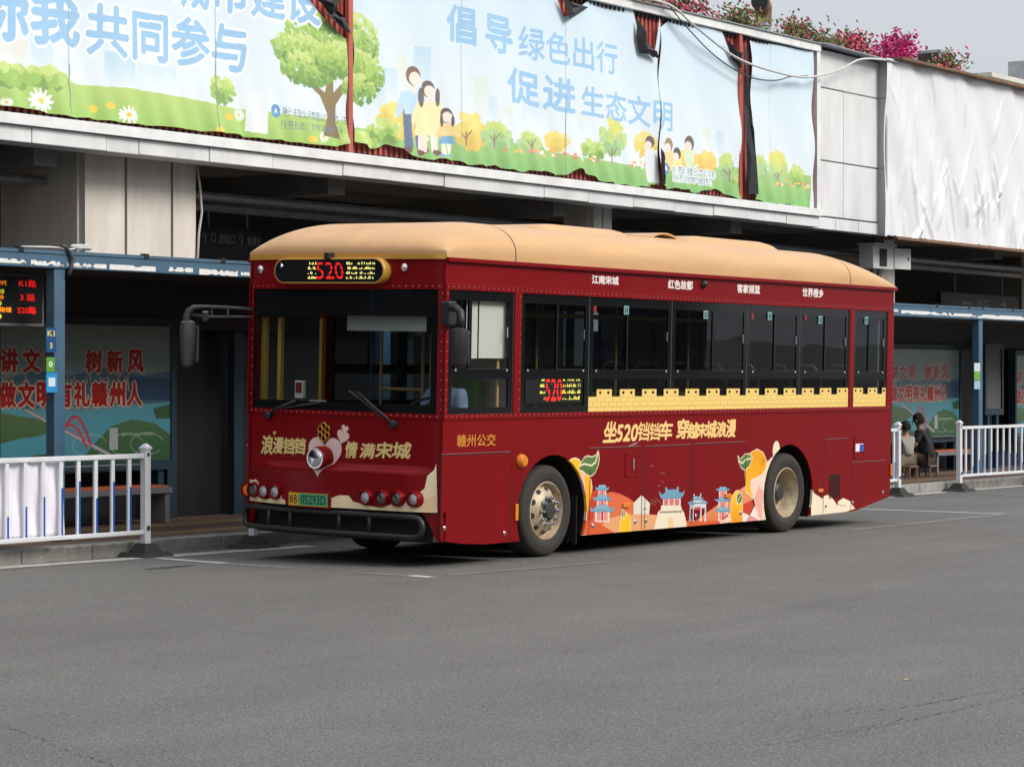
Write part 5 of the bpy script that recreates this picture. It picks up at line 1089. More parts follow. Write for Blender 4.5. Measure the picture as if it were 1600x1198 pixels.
for ch, u0, u1, vt, vb in (('穿', 1058, 1075, 655, 684), ('越', 1075, 1090, 661, 684), ('宋', 1090, 1104, 662, 682), ('城', 1104, 1119, 658, 683), ('浪', 1120, 1134, 659, 682), ('漫', 1135, 1149, 656, 682)): slb(ch, u0, u1, vt, vb, 'creamt', .009, sh=.015)
# ---- front
def FX(y, off=0):
    t = (y-1.26)/1.26; x = -.10*(1-t*t); e = min(y, BW-y)
    if e < .10: x += .03*(1-e/.10)**2
    return x+off
def BP(y, z):       # bumper shelf stands proud of the nose
    e = min(y, BW-y); f = min(1, max(0, e/.40)); f = f*f*(3-2*f); s = min(1, max(0, (.99-z)/.07)); s = s*s*(3-2*s)
    mid = .045*max(0, 1-abs(y-1.62)/.55)**.5 if abs(y-1.62) < .55 else 0
    return -(.075*f+mid*f)*s
lf = Canvas(0, BW, .25, 1.50, 300)
Q = lambda *a: [(BW-Pf(u, v)[0], Pf(u, v)[1]) for u, v in a]; Z7 = lambda *a: Q(*[(370+x/4.571, 590+y/4.571) for x, y in a])
CRM = (244, 226, 178)
lf.poly(Z7((30, 740), (60, 725), (90, 732), (120, 722), (150, 740), (165, 790), (200, 850), (240, 870), (290, 850), (330, 780), (340, 805), (368, 835), (365, 860), (390, 868), (400, 905), (680, 905), (685, 860), (740, 850), (780, 835), (840, 838), (870, 880), (940, 900), (1000, 915), (1060, 925), (1130, 900), (1190, 850), (1240, 870), (1290, 830), (1330, 790), (1345, 700), (1380, 660), (1392, 610), (1396, 700), (1400, 1060), (700, 1010), (30, 960)), CRM, 1, (246, 232, 196))
lf.poly(Z7((330, 960), (330, 855), (395, 872), (395, 965)), (240, 214, 170)); lf.poly(Z7((1290, 950), (1310, 880), (1392, 840), (1392, 955)), (242, 200, 160), .6)
lf.poly(Z7((740, 935), (742, 850), (800, 840), (790, 935)), (246, 220, 180), .7)
def heart(cx, cz, s, col, col2=None, rot=0):
    pts = []
    for t in np.linspace(0, 2*math.pi, 40)[:-1]: x = 16*math.sin(t)**3/17; y = (13*math.cos(t)-5*math.cos(2*t)-2*math.cos(3*t)-math.cos(4*t))/17; pts.append((cx+s*(x*math.cos(rot)-y*math.sin(rot)), cz+s*1.02*(x*math.sin(rot)+y*math.cos(rot))))
    lf.poly(pts, col, 1, col2)
(hx, hz), = Z7((636, 545)); heart(hx, hz, .235, (236, 190, 180), (240, 214, 204))
(a, z), = Z7((765, 420)); heart(a, z, .085, (240, 206, 196), rot=-.3); (a, z), = Z7((780, 364)); heart(a, z, .05, (244, 210, 200), rot=-.3); (a, z), = Z7((258, 395)); heart(a, z, .028, (214, 180, 110))
MFI = lf.image('front_livery'); M['front'] = mat('maroon_front_with_livery', MAR, .30, img=MFI, imgmix=True, coat=.05, dirt=.1, vs=2, spec=.12)
uvF = lambda x, y, z: lf.uv(BW-y, z)
def fsheet(z0, z1, name, m, off=0, y0=0, y1=BW, nu=60, nv=8, bp=True, par=None, **k):
    return B(MB().grid(lambda u, v: (FX(y0+(y1-y0)*u, off)+(BP(y0+(y1-y0)*u, z0+(z1-z0)*v) if bp else 0), y0+(y1-y0)*u, z0+(z1-z0)*v), nu, nv), name, m, par, smooth='all', fix=False, **k)
fsheet(.545, 1.472, 'nose_panel', 'front', nv=40, uv=uvF)
fsheet(2.74, 3.06, 'forehead_panel', 'maroon', bp=False)
# lower corners of the nose
for s in (0, 1):
    g = MB(); Yc = (lambda e: e) if s == 0 else (lambda e: BW-e)
    pts = [(0, .26), (.03, .255), (.07, .29), (.10, .36), (.14, .44), (.19, .51), (.26, .548), (0, .548)]
    g.prism(pts, lambda a, b, d: (FX(Yc(a))+d, Yc(a), b), 0.002, .05); B(g, 'nose_corner', 'maroon')
# waist strip with rivets, corner strips
fsheet(1.462, 1.512, 'waist_strip', 'maroon', off=-.012, nv=1, bp=False); fsheet(2.738, 2.80, 'forehead_strip', 'maroon', off=-.010, nv=1, bp=False)
y = .06
while y < 2.5:
    rivet(FX(y)-.012, y, 1.488, 'x'); 
    if y < .62 or y > 2.1: rivet(FX(y)-.010, y, 2.768, 'x')
    y += .075
z = 1.56
while z < 2.72:
    for yy2 in (.035, BW-.035): rivet(FX(yy2)-.006, yy2, z, 'x')
    z += .095
B(rv, 'rivets', 'rivet', fix=False)['kind'] = 'stuff'
for y0, y1 in ((.0, .075), (BW-.075, BW)): fsheet(1.50, 2.75, 'corner_post', 'maroon', off=-.004, y0=y0, y1=y1, nu=6, nv=1, bp=False); B(MB().box(.045, .085, y0+.004, y1-.004, 1.464, 2.792), 'corner_core', 'maroon')
ws = empty('windscreen', (0, 0, 0)); ws.parent = bus
fsheet(1.60, 2.47, 'pane', 'glassF', off=.006, y0=.15, y1=BW-.12, bp=False, par=ws)
fsheet(1.51, 1.60, 'frit_band', 'blackg', off=.006, y0=.075, y1=BW-.075, bp=False, par=ws); fsheet(2.47, 2.74, 'frit_band', 'blackg', off=.006, y0=.075, y1=BW-.075, bp=False, par=ws)
fsheet(1.60, 2.47, 'frit_band', 'blackg', off=.006, y0=.075, y1=.15, nu=4, bp=False, par=ws); fsheet(1.60, 2.47, 'frit_band', 'blackg', off=.006, y0=BW-.12, y1=BW-.075, nu=4, bp=False, par=ws)
# lettering and hearts on the nose
ff = lambda a, b, d: (FX(BW-a)+BP(BW-a, b)-d, BW-a, b)
def fl_(ch, x0, x1, yt, yb, m='goldt', bold=.006, sh=.012):
    (a, z1), (b, z0) = Z7((x0, yt), (x1, yb)); lettering('lettering', ch, M[m], bus, ff, [(a-sh, z0), (b-sh, z0), (b+sh, z1), (a+sh, z1)], .0015, bold)
for ch, x0, x1, yt, yb in (('浪', 160, 245, 410, 548), ('漫', 250, 325, 425, 540), ('铛', 330, 410, 430, 545), ('铛', 415, 492, 430, 545), ('情', 788, 865, 455, 572), ('满', 892, 985, 468, 575), ('宋', 1000, 1105, 460, 575), ('城', 1112, 1228, 460, 578)): fl_(ch, x0, x1, yt, yb)
# round centre lamp
ly, lz = Pf(507, 715, -.1)
lamp = B(MB().lathe([(.118, .02), (.118, -.09), (.110, -.115), (.09, -.125)], (FX(ly)-.02, ly, lz), 'x', 36), 'centre_lamp', 'maroon', smooth=True)
B(MB().lathe([(.094, -.126), (.085, -.142), (.05, -.155), (.001, -.16)], (FX(ly)-.02, ly, lz), 'x', 30, False), 'lens', 'chrome', lamp, smooth=True)
B(MB().lathe([(.104, -.118), (.104, -.136), (.090, -.136), (.090, -.12)], (FX(ly)-.02, ly, lz), 'x', 36, False), 'lens_ring', 'chrome', lamp, smooth=True)
# gold blossom badge
by2, bz2 = Pf(509, 675)
bg_ = MB(); 
for k in range(6):
    an = math.pi/2+k*math.pi/3; cy, cz_ = (by2+.052*math.cos(an), bz2+.062*math.sin(an)) if k < 6 else (by2, bz2)
    bg_.tube([(FX(by2)-.015, cy+.030*math.cos(t), cz_+.034*math.sin(t)) for t in np.linspace(0, 2*math.pi, 15)[:-1]], .008, 6, closed=True)
B(bg_, 'blossom_badge', 'goldm', smooth='all')
# headlamp row
M['lampg'] = mat('lamp_reflector', (.55, .56, .58), .12, metal=.9, bump=.6, bs=80); M['lampd'] = mat('dark_lamp', (.12, .10, .11), .12, metal=.5, coat=1)
def headlamp(u, v, kind):
    y, z = Pf(u, v, -.12); x = FX(y)+BP(y, z); y, z = Pf(u, v, x-.04)
    x = FX(y)+BP(y, z); h = B(MB().lathe([(.088, .03), (.080, -.03), (.072, -.055), (.066, -.055), (.062, -.03), (.062, -.02)], (x, y, z), 'x', 28, False), 'headlamp', 'maroon', smooth=True)
    B(MB().lathe([(.064, -.02), (.06, -.034), (.035, -.046), (.001, -.05)], (x, y, z), 'x', 24, False), 'lens', {'b': 'lampg', 'd': 'lampd', 'a': 'amber'}[kind], h, smooth=True)
for u, v, k in ((382, 765, 'a'), (394, 765, 'd'), (411, 767, 'b'), (429, 768, 'b'), (569, 777, 'b'), (594, 778, 'd'), (618, 779, 'd'), (644, 780, 'b')): headlamp(u, v, k)
for u, v in ((408, 421), (636, 418)): y, z = Pf(u, v, -.03); B(MB().lathe([(.042, 0), (.04, -.02), (.025, -.032), (.001, -.036)], (FX(y), y, z), 'x', 20, False), 'clearance_lamp', 'chrome', smooth=True)
# number plate
(py0, pz0), (py1, pz1) = Pf(458, 788, -.16), Pf(518, 769, -.16); pw = py0-py1; pcx = FX((py0+py1)/2)+BP((py0+py1)/2, .6)-.02
pzb, pzt = .545, .675
c = Canvas(0, pw, pzb, pzt, 1100, (60, 160, 110)); c.poly([(0, pzb), (pw*.26, pzb), (pw*.26, pzt), (0, pzt)], (222, 170, 30))
for q in (0, 1): c.poly([(0, pzb if q == 0 else pzt-.006), (pw, pzb if q == 0 else pzt-.006), (pw, pzb+.006 if q == 0 else pzt), (0, pzb+.006 if q == 0 else pzt)], (206, 160, 40))
c.text('赣', [(.02*pw, pzb+.022), (.12*pw, pzb+.022), (.12*pw, pzt-.022), (.02*pw, pzt-.022)], (24, 24, 20), 1); c.text('B', [(.145*pw, pzb+.022), (.22*pw, pzb+.022), (.22*pw, pzt-.022), (.145*pw, pzt-.022)], (24, 24, 20), 2)
c.text('05293D', [(.32*pw, pzb+.02), (.96*pw, pzb+.02), (.96*pw, pzt-.02), (.32*pw, pzt-.02)], (14, 20, 18), 2); c.ell(.265*pw, (pzb+pzt)/2, .008, .008, (14, 20, 18))
M['plate'] = mat('number_plate_print', (.1, .4, .2), .4, img=c.image('plate_print'))
B(MB().box(pcx, pcx+.015, py1, py0, pzb, pzt), 'number_plate', 'plate', uv=lambda x, y, z: c.uv(py0-y, z)); B(MB().box(pcx+.016, pcx+.06, py1-.03, py0+.03, pzb-.02, pzt+.03), 'plate_recess', 'maroon', bevel=.01)
# bumper bars under the nose
bb = empty('bumper_bar', (0, 0, 0)); bb.parent = bus
def bbp(y, z, off=-.07): return (FX(y, off), y, z)
loop = [bbp(y, .495) for y in np.linspace(.27, 2.42, 16)]+[bbp(2.46, .47), bbp(2.475, .395), bbp(2.46, .32)]+[bbp(y, .295) for y in np.linspace(2.42, .27, 16)]+[bbp(.20, .31), bbp(.165, .35), bbp(.155, .395), bbp(.165, .44), bbp(.20, .48)]
B(MB().tube(loop, .030, 12, closed=True), 'tube_frame', 'blackp', bb, smooth='all')
for u in (418, 454, 532, 578): y = Pf(u, 815, -.15)[0]; B(MB().tube([bbp(y, .295), bbp(y, .495)], .024, 8), 'upright', 'blackp', bb, smooth='all')
B(MB().grid(lambda u, v: (FX(.12+2.28*u, .05), .12+2.28*u, .24+.31*v), 20, 1), 'lower_apron', 'under')
# destination sign
(sy0, szt), (sy1, szb) = Pf(431, 408, -.16), Pf(603, 442, -.16); szt, szb = 3.035, 2.80; h_ = (szt-szb)/2; zc_ = (szt+szb)/2
def capsule(y0, y1, r, zc): return [(y0-r+r*math.cos(t), zc+r*math.sin(t)) for t in np.linspace(math.pi/2, -math.pi/2, 12)]+[(y1+r+r*math.cos(t), zc+r*math.sin(t)) for t in np.linspace(-math.pi/2, -3*math.pi/2, 12)]
ds = B(MB().prism(capsule(sy0, sy1, h_+.012, zc_), lambda a, b, d: (d, a, b), -.19, .0), 'destination_sign', 'rim_gold', bevel=.01)
B(MB().prism(capsule(sy0-.02, sy1+.02, h_-.006, zc_), lambda a, b, d: (d, a, b), -.193, -.18), 'sign_glass', 'blackg', ds)
c = Canvas(0, 1.44, 0, .21, 400, (7, 7, 8)); led_rows(c, 1.02, .21, .50, .72, 9)
c2 = Canvas(0, 1.24, 0, .19, 400, (7, 7, 8)); R2 = random.Random(8)
for k in range(4):
    z0_ = .19*(.06+.25*k)
    for x in list(np.arange(.36, .46, .016))+list(np.arange(.86, 1.22, .016)):
        if R2.random() < .72: hh = R2.choice((.012, .02, .028)); c2.poly([(x, z0_), (x+.012, z0_), (x+.012, z0_+hh), (x, z0_+hh)], (244, 236, 130))
c2.text('520', [(.47, .01), (.84, .01), (.80, .18), (.47, .18)], (240, 34, 24), 0); c2.poly([(.0, .13), (.035, .15), (.0, .175)], (220, 220, 220))
for k in range(4): c2.poly([(.47, .19*(.0+.25*k)), (.84, .19*(.0+.25*k)), (.84, .19*(.035+.25*k)), (.47, .19*(.035+.25*k))], (7, 7, 8))
for k in range(4): c2.poly([(.05, .19*(.0+.25*k)), (1.24, .19*(.0+.25*k)), (1.24, .19*(.05+.25*k)), (.05, .19*(.05+.25*k))], (7, 7, 8))
M['led2'] = mat('destination_led', (.01, .01, .01), .3, img=c2.image('destination_led'), emit=1, es=.8)
dy1, dy0 = sy1+.10, sy0-.10
B(MB().add([(-.1955, dy0, zc_-.095), (-.1955, dy1, zc_-.095), (-.1955, dy1, zc_+.095), (-.1955, dy0, zc_+.095)], [(0, 1, 2, 3)]), 'led_panel', 'led2', ds, uv=lambda x, y, z: ((dy0-y)/(dy0-dy1), (z-zc_+.095)/.19))
y, z = Pf(512, 402, -.2); B(MB().box(-.22, -.13, y-.035, y+.035, 3.03, 3.10), 'forehead_camera', 'blackp', bevel=.008)
# wipers
def wiper(p, name='wiper'):
    pts = [(FX(*[a])-o, a, b) for a, b, o in p]; w = B(MB().tube(pts, .014, 8), name, 'blackp', smooth='all'); 
    B(MB().lathe([(.04, .02), (.04, -.04), (.02, -.05)], (pts[0][0]+.02, pts[0][1], pts[0][2]), 'x', 14), 'pivot', 'blackp', w); return w
yz = lambda u, v: Pf(u, v, -.12)
a, b, c_ = yz(612, 662), yz(585, 635), yz(560, 612); w1 = wiper([(a[0], a[1], .03), (b[0], b[1], .05), (c_[0], c_[1], .04)])
d1, d2 = yz(598, 655), yz(545, 610); B(MB().tube([(FX(d1[0])-.028, d1[0], d1[1]+.02), (FX(d2[0])-.018, d2[0], d2[1])], .011, 6), 'blade', 'blackp', w1)
a, b, c_ = yz(415, 648), yz(430, 638), yz(462, 626); w2 = wiper([(a[0], a[1], .03), (b[0], b[1], .04), (c_[0], c_[1], .035)]); d2 = yz(500, 629); B(MB().tube([(FX(b[0])-.03, b[0], b[1]), (FX(d2[0])-.018, d2[0], d2[1])], .011, 6), 'blade', 'blackp', w2)
# mirrors
mr_ = empty('mirror', (0, 0, 0)); mr_.parent = bus
def onp(u, v, x): y, z = Pf(u, v, x); return (x, y, z)
A_ = [(-.02, 2.46, Pf(388, 483, -.02)[1]), onp(350, 480, -.14), onp(318, 479, -.22), onp(303, 480, -.25), onp(295, 486, -.27), onp(291, 496, -.28), onp(290, 508, -.28)]
B(MB().tube(A_, [.016, .016, .018, .026, .036, .038, .036], 12), 'arm', 'grey_mirror', mr_, smooth='all')
A2 = [(-.02, 2.46, Pf(388, 495, -.02)[1]), onp(350, 495, -.14), onp(325, 495, -.2), onp(300, 492, -.26)]; B(MB().tube(A2, .013, 10), 'lower_arm', 'grey_mirror', mr_, smooth='all')
for u in (331, 356): B(MB().tube([onp(u, 479, -.17), onp(u, 495, -.17)], .012, 8), 'strut', 'grey_mirror', mr_)
mc = onp(293, 530, -.28)
B(MB().lathe([(.02, -.30), (.055, -.27), (.07, -.18), (.08, -.02), (.085, .10), (.075, .18), (.03, .20)], mc, 'z', 20), 'mirror_head', 'grey_mirror', mr_, smooth=True); B(MB().box(mc[0]+.05, mc[0]+.075, mc[1]-.10, mc[1]+.02, mc[2]-.24, mc[2]+.14), 'mirror_shell', 'grey_mirror', mr_, bevel=.02)
B(MB().tube([onp(321, 487, -.22), onp(321, 500, -.20)], .035, 12), 'small_mirror', 'grey_mirror', mr_)
mn = empty('mirror', (0, 0, 0)); mn.parent = bus
def ony(u, v, y): x, z = Pb(u, v, y); return (x, y, z)
pA = (-.01, -.0, Pb(695, 486)[1])
B(MB().box(-.06, .07, -.10, .02, pA[2]-.14, pA[2]+.10), 'mount', 'blackp', mn, bevel=.02)
B(MB().tube([(-.0, -.06, pA[2]+.03), ony(704, 481, -.22), ony(713, 481, -.34), ony(720, 488, -.40), ony(721, 500, -.42), ony(720, 512, -.42)], [.03, .034, .036, .036, .034, .03], 12), 'arm', 'blackp', mn, smooth='all')
mc = ony(717, 540, -.42)
B(MB().lathe([(.03, -.20), (.075, -.18), (.095, -.08), (.10, .06), (.09, .15), (.03, .175)], mc, 'z', 24), 'mirror_head', 'blackp', mn, smooth=True); B(MB().box(mc[0]+.05, mc[0]+.09, mc[1]-.08, mc[1]+.08, mc[2]-.19, mc[2]+.14), 'mirror_shell', 'blackp', mn, bevel=.03)
# ---- roof
def sst(d, R_): d = max(0, min(1, d/R_)); return math.sqrt(max(0, 1-(1-d)**2))
RX0, RX1, RY0, RY1 = -.13, 9.90, -.012, BW+.012
def roofz(x, y):
    ex = min(1, sst(x-RX0, 1.15))*min(1, .0+sst(RX1-x, 1.75)); ey = sst(min(y-RY0, RY1-y), .55)
    fx_ = .10*(1-min(1, (x-RX0)/.02)) if 0 else 0
    return 3.055+.055*(1 if x < 8.4 else max(0, 1-(x-8.4)/1.5))+.343*ex*ey**.85
def roof_pt(u, v):
    a = .5-.5*math.cos(math.pi*min(1, max(0, v)))
    x = RX0+(RX1-RX0)*(.5-.5*math.cos(math.pi*u)) ; y = RY0+(RY1-RY0)*a
    t = (y-1.26)/1.26; k = max(0, 1-(x-RX0)/.9); xx = x+(.13*t*t)*k
    return (xx, y, roofz(x, y))
nu, nv = 110, 48; g = MB(); g.grid(roof_pt, nu, nv)
# skirt down to the gutter
def edge(i): 
    return i
ring = [(i, 0) for i in range(nu+1)]+[(nu, j) for j in range(1, nv+1)]+[(i, nv) for i in range(nu-1, -1, -1)]+[(0, j) for j in range(nv-1, 0, -1)]
base = len(g.v)
for i, j in ring: p = g.v[j*(nu+1)+i]; g.v.append((p[0], p[1], 3.045))
nr = len(ring)
for k in range(nr):
    a = ring[k][1]*(nu+1)+ring[k][0]; k2 = (k+1) % nr; b = ring[k2][1]*(nu+1)+ring[k2][0]; g.f.append((a, b, base+k2, base+k))
rf = B(g, 'roof', 'roofp', smooth=True)
rim = MB().grid(lambda u, v: (FX(.0+BW*u, -.035)-.006, BW*u, 3.035+.052*v), 40, 1); B(rim, 'roof_rim', 'rim_gold', rf, smooth='all', fix=False)
def seamring(x0, w=.012):
    gg = MB(); P_ = [(x0+.0, y, roofz(x0, y)+.003) for y in [RY0+(RY1-RY0)*(.5-.5*math.cos(math.pi*t)) for t in np.linspace(0, .5, 24)]]
    P_ = [(x0, RY0-.003, 3.06)]+P_; bend = lambda k: .06*(1-min(1, k/10))**2*0
    vs = [(p[0]-w/2, p[1]-.002, p[2]) for p in P_]+[(p[0]+w/2, p[1]-.002, p[2]) for p in P_]; n = len(P_)
    gg.add(vs, [(i, i+1, n+i+1, n+i) for i in range(n-1)]); B(gg, 'roof_seam', 'seam', rf, fix=False)
seamring(1.18); seamring(8.58)
def pod(x0, x1, y0, y1, h, name='roof_pod', ramp=.5):
    def fn(u, v):
        x = x0+(x1-x0)*u; y = y0+(y1-y0)*v; e = sst(min(x-x0, x1-x), ramp)*sst(min(y-y0, y1-y), .18); return (x, y, roofz(x, y)-.012+(h+.012)*e)
    return B(MB().grid(fn, 40, 24), name, 'roofp', rf, smooth='all')
pod(2.3, 4.05, .38, 2.14, .065, ramp=.3); pod(5.35, 7.55, .42, 2.10, .085, ramp=.4)
ug = B(MB().box(4.05, 5.3, .45, 2.05, 3.42, 3.468), 'air_vent_tray', 'roofp', rf, bevel=.02)
for k in range(7): B(MB().box(4.12+k*.08, 4.16+k*.08, .50, 1.25, 3.465, 3.475), 'vent_slot', 'seam', ug)
B(MB().grid(lambda u, v: (4.65+.75*u, .55+1.3*v, 3.445+.085*math.sin(math.pi*min(1, u*1.05))**.8), 14, 4), 'scoop', 'roofp', rf, solid=.02)
# ---- rear, underbody, interior
B(MB().box(9.82, 9.84, 0.031, BW-.031, .34, 3.05), 'rear_panel', 'maroon')
B(MB().box(9.842, 9.85, .35, BW-.35, 1.6, 2.6), 'rear_window', 'blackg')
for y in (.12, BW-.24): B(MB().box(9.841, 9.865, y, y+.12, .8, 1.2), 'tail_lamp', 'reds', bevel=.01)
B(MB().box(.08, 1.25, .05, BW-.05, .30, .42), 'underbody', 'under'); B(MB().box(1.25, 2.65, .75, BW-.75, .30, .9), 'underbody', 'under'); B(MB().box(2.65, 6.42, .05, BW-.05, .26, .42), 'underbody', 'under'); B(MB().box(6.42, 7.78, .75, BW-.75, .30, .9), 'underbody', 'under'); B(MB().box(7.78, 9.80, .05, BW-.05, .36, .5), 'underbody', 'under')
for cx in (1.955, 7.085):
    for s in (0, 1):
        y0, y1 = (.031, .76) if s == 0 else (BW-.76, BW-.031)
        B(MB().grid(lambda u, v: (cx+.665*math.cos(math.pi*(1.12-1.24*u)), y0+(y1-y0)*v, .45+.645*math.sin(math.pi*(1.12-1.24*u))), 24, 1), 'wheel_arch_liner', 'under')
B(MB().box(1.2, 2.7, .74, .76, .3, 1.15).box(6.35, 7.85, .74, .76, .3, 1.15), 'arch_wall', 'under')
fp = [(2.52, .16), (2.56, .10)]; teeth = []
for k in range(6): teeth += [(.10+.075*k, .10), (.1375+.075*k, .15)]
B(MB().prism([(.06, .62), (.06, .10)]+teeth+[(.56, .10), (.56, .62)], lambda a, b, d: (d, a, b), 2.50, 2.515), 'mudflap', 'blackp')
B(MB().prism([(.06, .62), (.06, .16), (.5, .16), (.5, .62)], lambda a, b, d: (d, a, b), 7.70, 7.715), 'mudflap', 'blackp')
B(MB().box(.2, 9.7, .77, BW-.77, .42, .46).box(.2, 1.2, .04, .77, .42, .46).box(2.7, 6.35, .04, .77, .42, .46).box(7.85, 9.7, .04, .77, .42, .46).box(.2, 1.2, BW-.77, BW-.04, .42, .46).box(2.7, 6.35, BW-.77, BW-.04, .42, .46).box(7.85, 9.7, BW-.77, BW-.04, .42, .46), 'floor', 'floorb'); B(MB().box(.1, 9.8, .04, BW-.04, 2.80, 2.84), 'inner_ceiling', 'inner')
for y0 in (.035, BW-.045): B(MB().box(.1, 9.8, y0, y0+.01, 1.13, 1.45), 'inner_wall', 'inner')
B(MB().box(9.5, 9.55, .05, BW-.05, .46, 2.8), 'rear_bulkhead', 'inner')
db = B(MB().box(.02, .55, .12, BW-.12, .9, 1.42), 'dashboard', 'blackp', bevel=.05)
for k in range(9): B(MB().tube([(.5-.02*k, .35+.05*k, 1.43), (.34, .40+.055*k, 1.56-.004*k), (.2, .42+.06*k, 1.45)], .007, 5), 'dash_trim', 'chrome' if k % 2 else 'grey_mirror', db, smooth='all')
sw = empty('steering_wheel', (.50, .60, 1.56), (0, rad(-28), 0)); sw.parent = bus
B(MB().tube([(.21*math.cos(t), .21*math.sin(t), 0) for t in np.linspace(0, 2*math.pi, 33)[:-1]], .015, 8, closed=True), 'rim', 'blackp', sw, smooth='all')
B(MB().tube([(-.2, 0, 0), (.2, 0, 0)], .015, 6).tube([(0, -.2, 0), (0, .0, -.02)], .015, 6).tube([(0, 0, 0), (-.1, 0, -.4)], .03, 8), 'spokes', 'blackp', sw)
def vpole(x, y, z0=.46, z1=2.8, m='yel', r=.017): B(MB().tube([(x, y, z0), (x, y, z1)], r, 8), 'handrail', m, smooth='all')
yl = BW-.16
for y, w, x in ((BW-.14, .06, .10), (BW-.33, .045, .12), (BW-.20, .04, .95)): B(MB().box(x, x+.05, y, y+w, .6, 2.45), 'door_frame', 'yel')
B(MB().tube([(1.25, 1.75, .46), (1.25, 1.75, 2.45), (1.25, 1.25, 2.45)], .018, 8).tube([(1.25, 1.75, 1.72), (1.25, 1.20, 1.72)], .018, 8).tube([(1.25, 1.20, .46), (1.25, 1.20, 2.45)], .018, 8), 'handrail', 'tan', smooth='all')
B(MB().tube([(1.3, 1.02, 1.1), (1.3, 1.02, 1.95), (1.3, .93, 2.05), (1.3, .80, 2.07), (1.3, .72, 2.07)], .02, 8).tube([(1.3, .66, .9), (1.3, .66, 2.3)], .02, 8), 'handrail', 'tan', smooth='all')
for x in (2.7, 4.3, 5.9): vpole(x, .75); vpole(x, BW-.75)
for y in (.75, BW-.75): B(MB().tube([(2.0, y, 2.55), (9.2, y, 2.55)], .016, 8), 'handrail', 'yel', smooth='all')
M['bluei'] = mat('blue_box', (.02, .16, .42), .5)
B(MB().box(1.45, 1.6, 1.10, 1.22, 1.75, 2.2), 'fire_box', 'bluei'); B(MB().box(.30, .34, 1.75, 1.95, 1.46, 1.60), 'dash_note', 'blindw'); B(MB().box(.20, .24, 1.95, 2.06, 1.62, 1.80), 'dash_screen', 'blindw'); B(MB().box(.185, .20, 1.97, 2.04, 1.68, 1.78), 'dash_screen_face', 'reds')
def blind(a, b, z0, z1, x, m): B(MB().grid(lambda u, v: (x, a+(b-a)*u, z0+(z1-z0)*v), 1, 1), 'sun_blind', m, solid=.004)
(a, z1), (b, z0) = Pf(543, 490, .05), Pf(666, 518, .05); blind(b, a, z0, z1+.02, .05, 'blindg')
for u0, u1 in ((729, 745), (749, 790)): (a, z1), (b, z0) = Pb(u0, 470, .07), Pb(u1, 560, .07); B(MB().grid(lambda u, v: (a+(b-a)*u, .07, z0+(z1-z0)*v), 1, 1), 'sun_blind', 'blindw', solid=.004)
M['beige'] = mat('beige_partition', (.50, .45, .35), .6); B(MB().box(1.30, 1.34, .05, 1.15, .46, 2.3), 'cab_partition', 'beige'); B(MB().box(1.285, 1.298, .85, 1.10, 1.5, 2.2), 'partition_window', 'blackg')
B(MB().tube([(1.08, .12, .46), (1.08, .12, 2.6)], .02, 8), 'handrail', 'tan', smooth='all')
M['greenseat'] = mat('green_seat_cover', (.08, .19, .03), .8)
ds_ = empty('driver_seat', (.94, .60, .74)); ds_.parent = bus
MB().box(-.25, .22, -.24, .24, .30, .42).build('cushion', M['greenseat'], ds_, bevel=.04); MB().box(.16, .28, -.24, .24, .42, 1.12).build('backrest', M['greenseat'], ds_, bevel=.05); MB().box(-.15, .15, -.15, .15, 0, .3).build('pedestal', M['blackp'], ds_)
# passenger seats
ps = empty('passenger_seat', (2.9, .36, .46)); ps.parent = bus
MB().box(-.20, .22, -.20, .20, .40, .46).build('cushion', M['seatd'], ps, bevel=.02); MB().box(.18, .24, -.20, .20, .46, 1.12).build('backrest', M['seatd'], ps, bevel=.03)
MB().tube([(.25, -.19, .85), (.24, -.20, 1.1), (.22, -.10, 1.22), (.22, .10, 1.22), (.24, .20, 1.1), (.25, .19, .85)], .014, 6).build('grab_handle', M['tan'], ps, smooth='all'); MB().box(-.05, .05, -.15, .15, 0, .4).build('pedestal', M['blackp'], ps)
for x in (2.9, 3.7, 4.75, 5.5, 6.3, 7.1, 7.9, 8.7):
    for y in (.34, .80, BW-.80, BW-.34):
        if (x, y) == (2.9, .34) or (x in (4.75,) and y > 1.5): continue
        o = copy_tree(ps, bus); o.location = (x, y, .46 if x < 6 else .80)
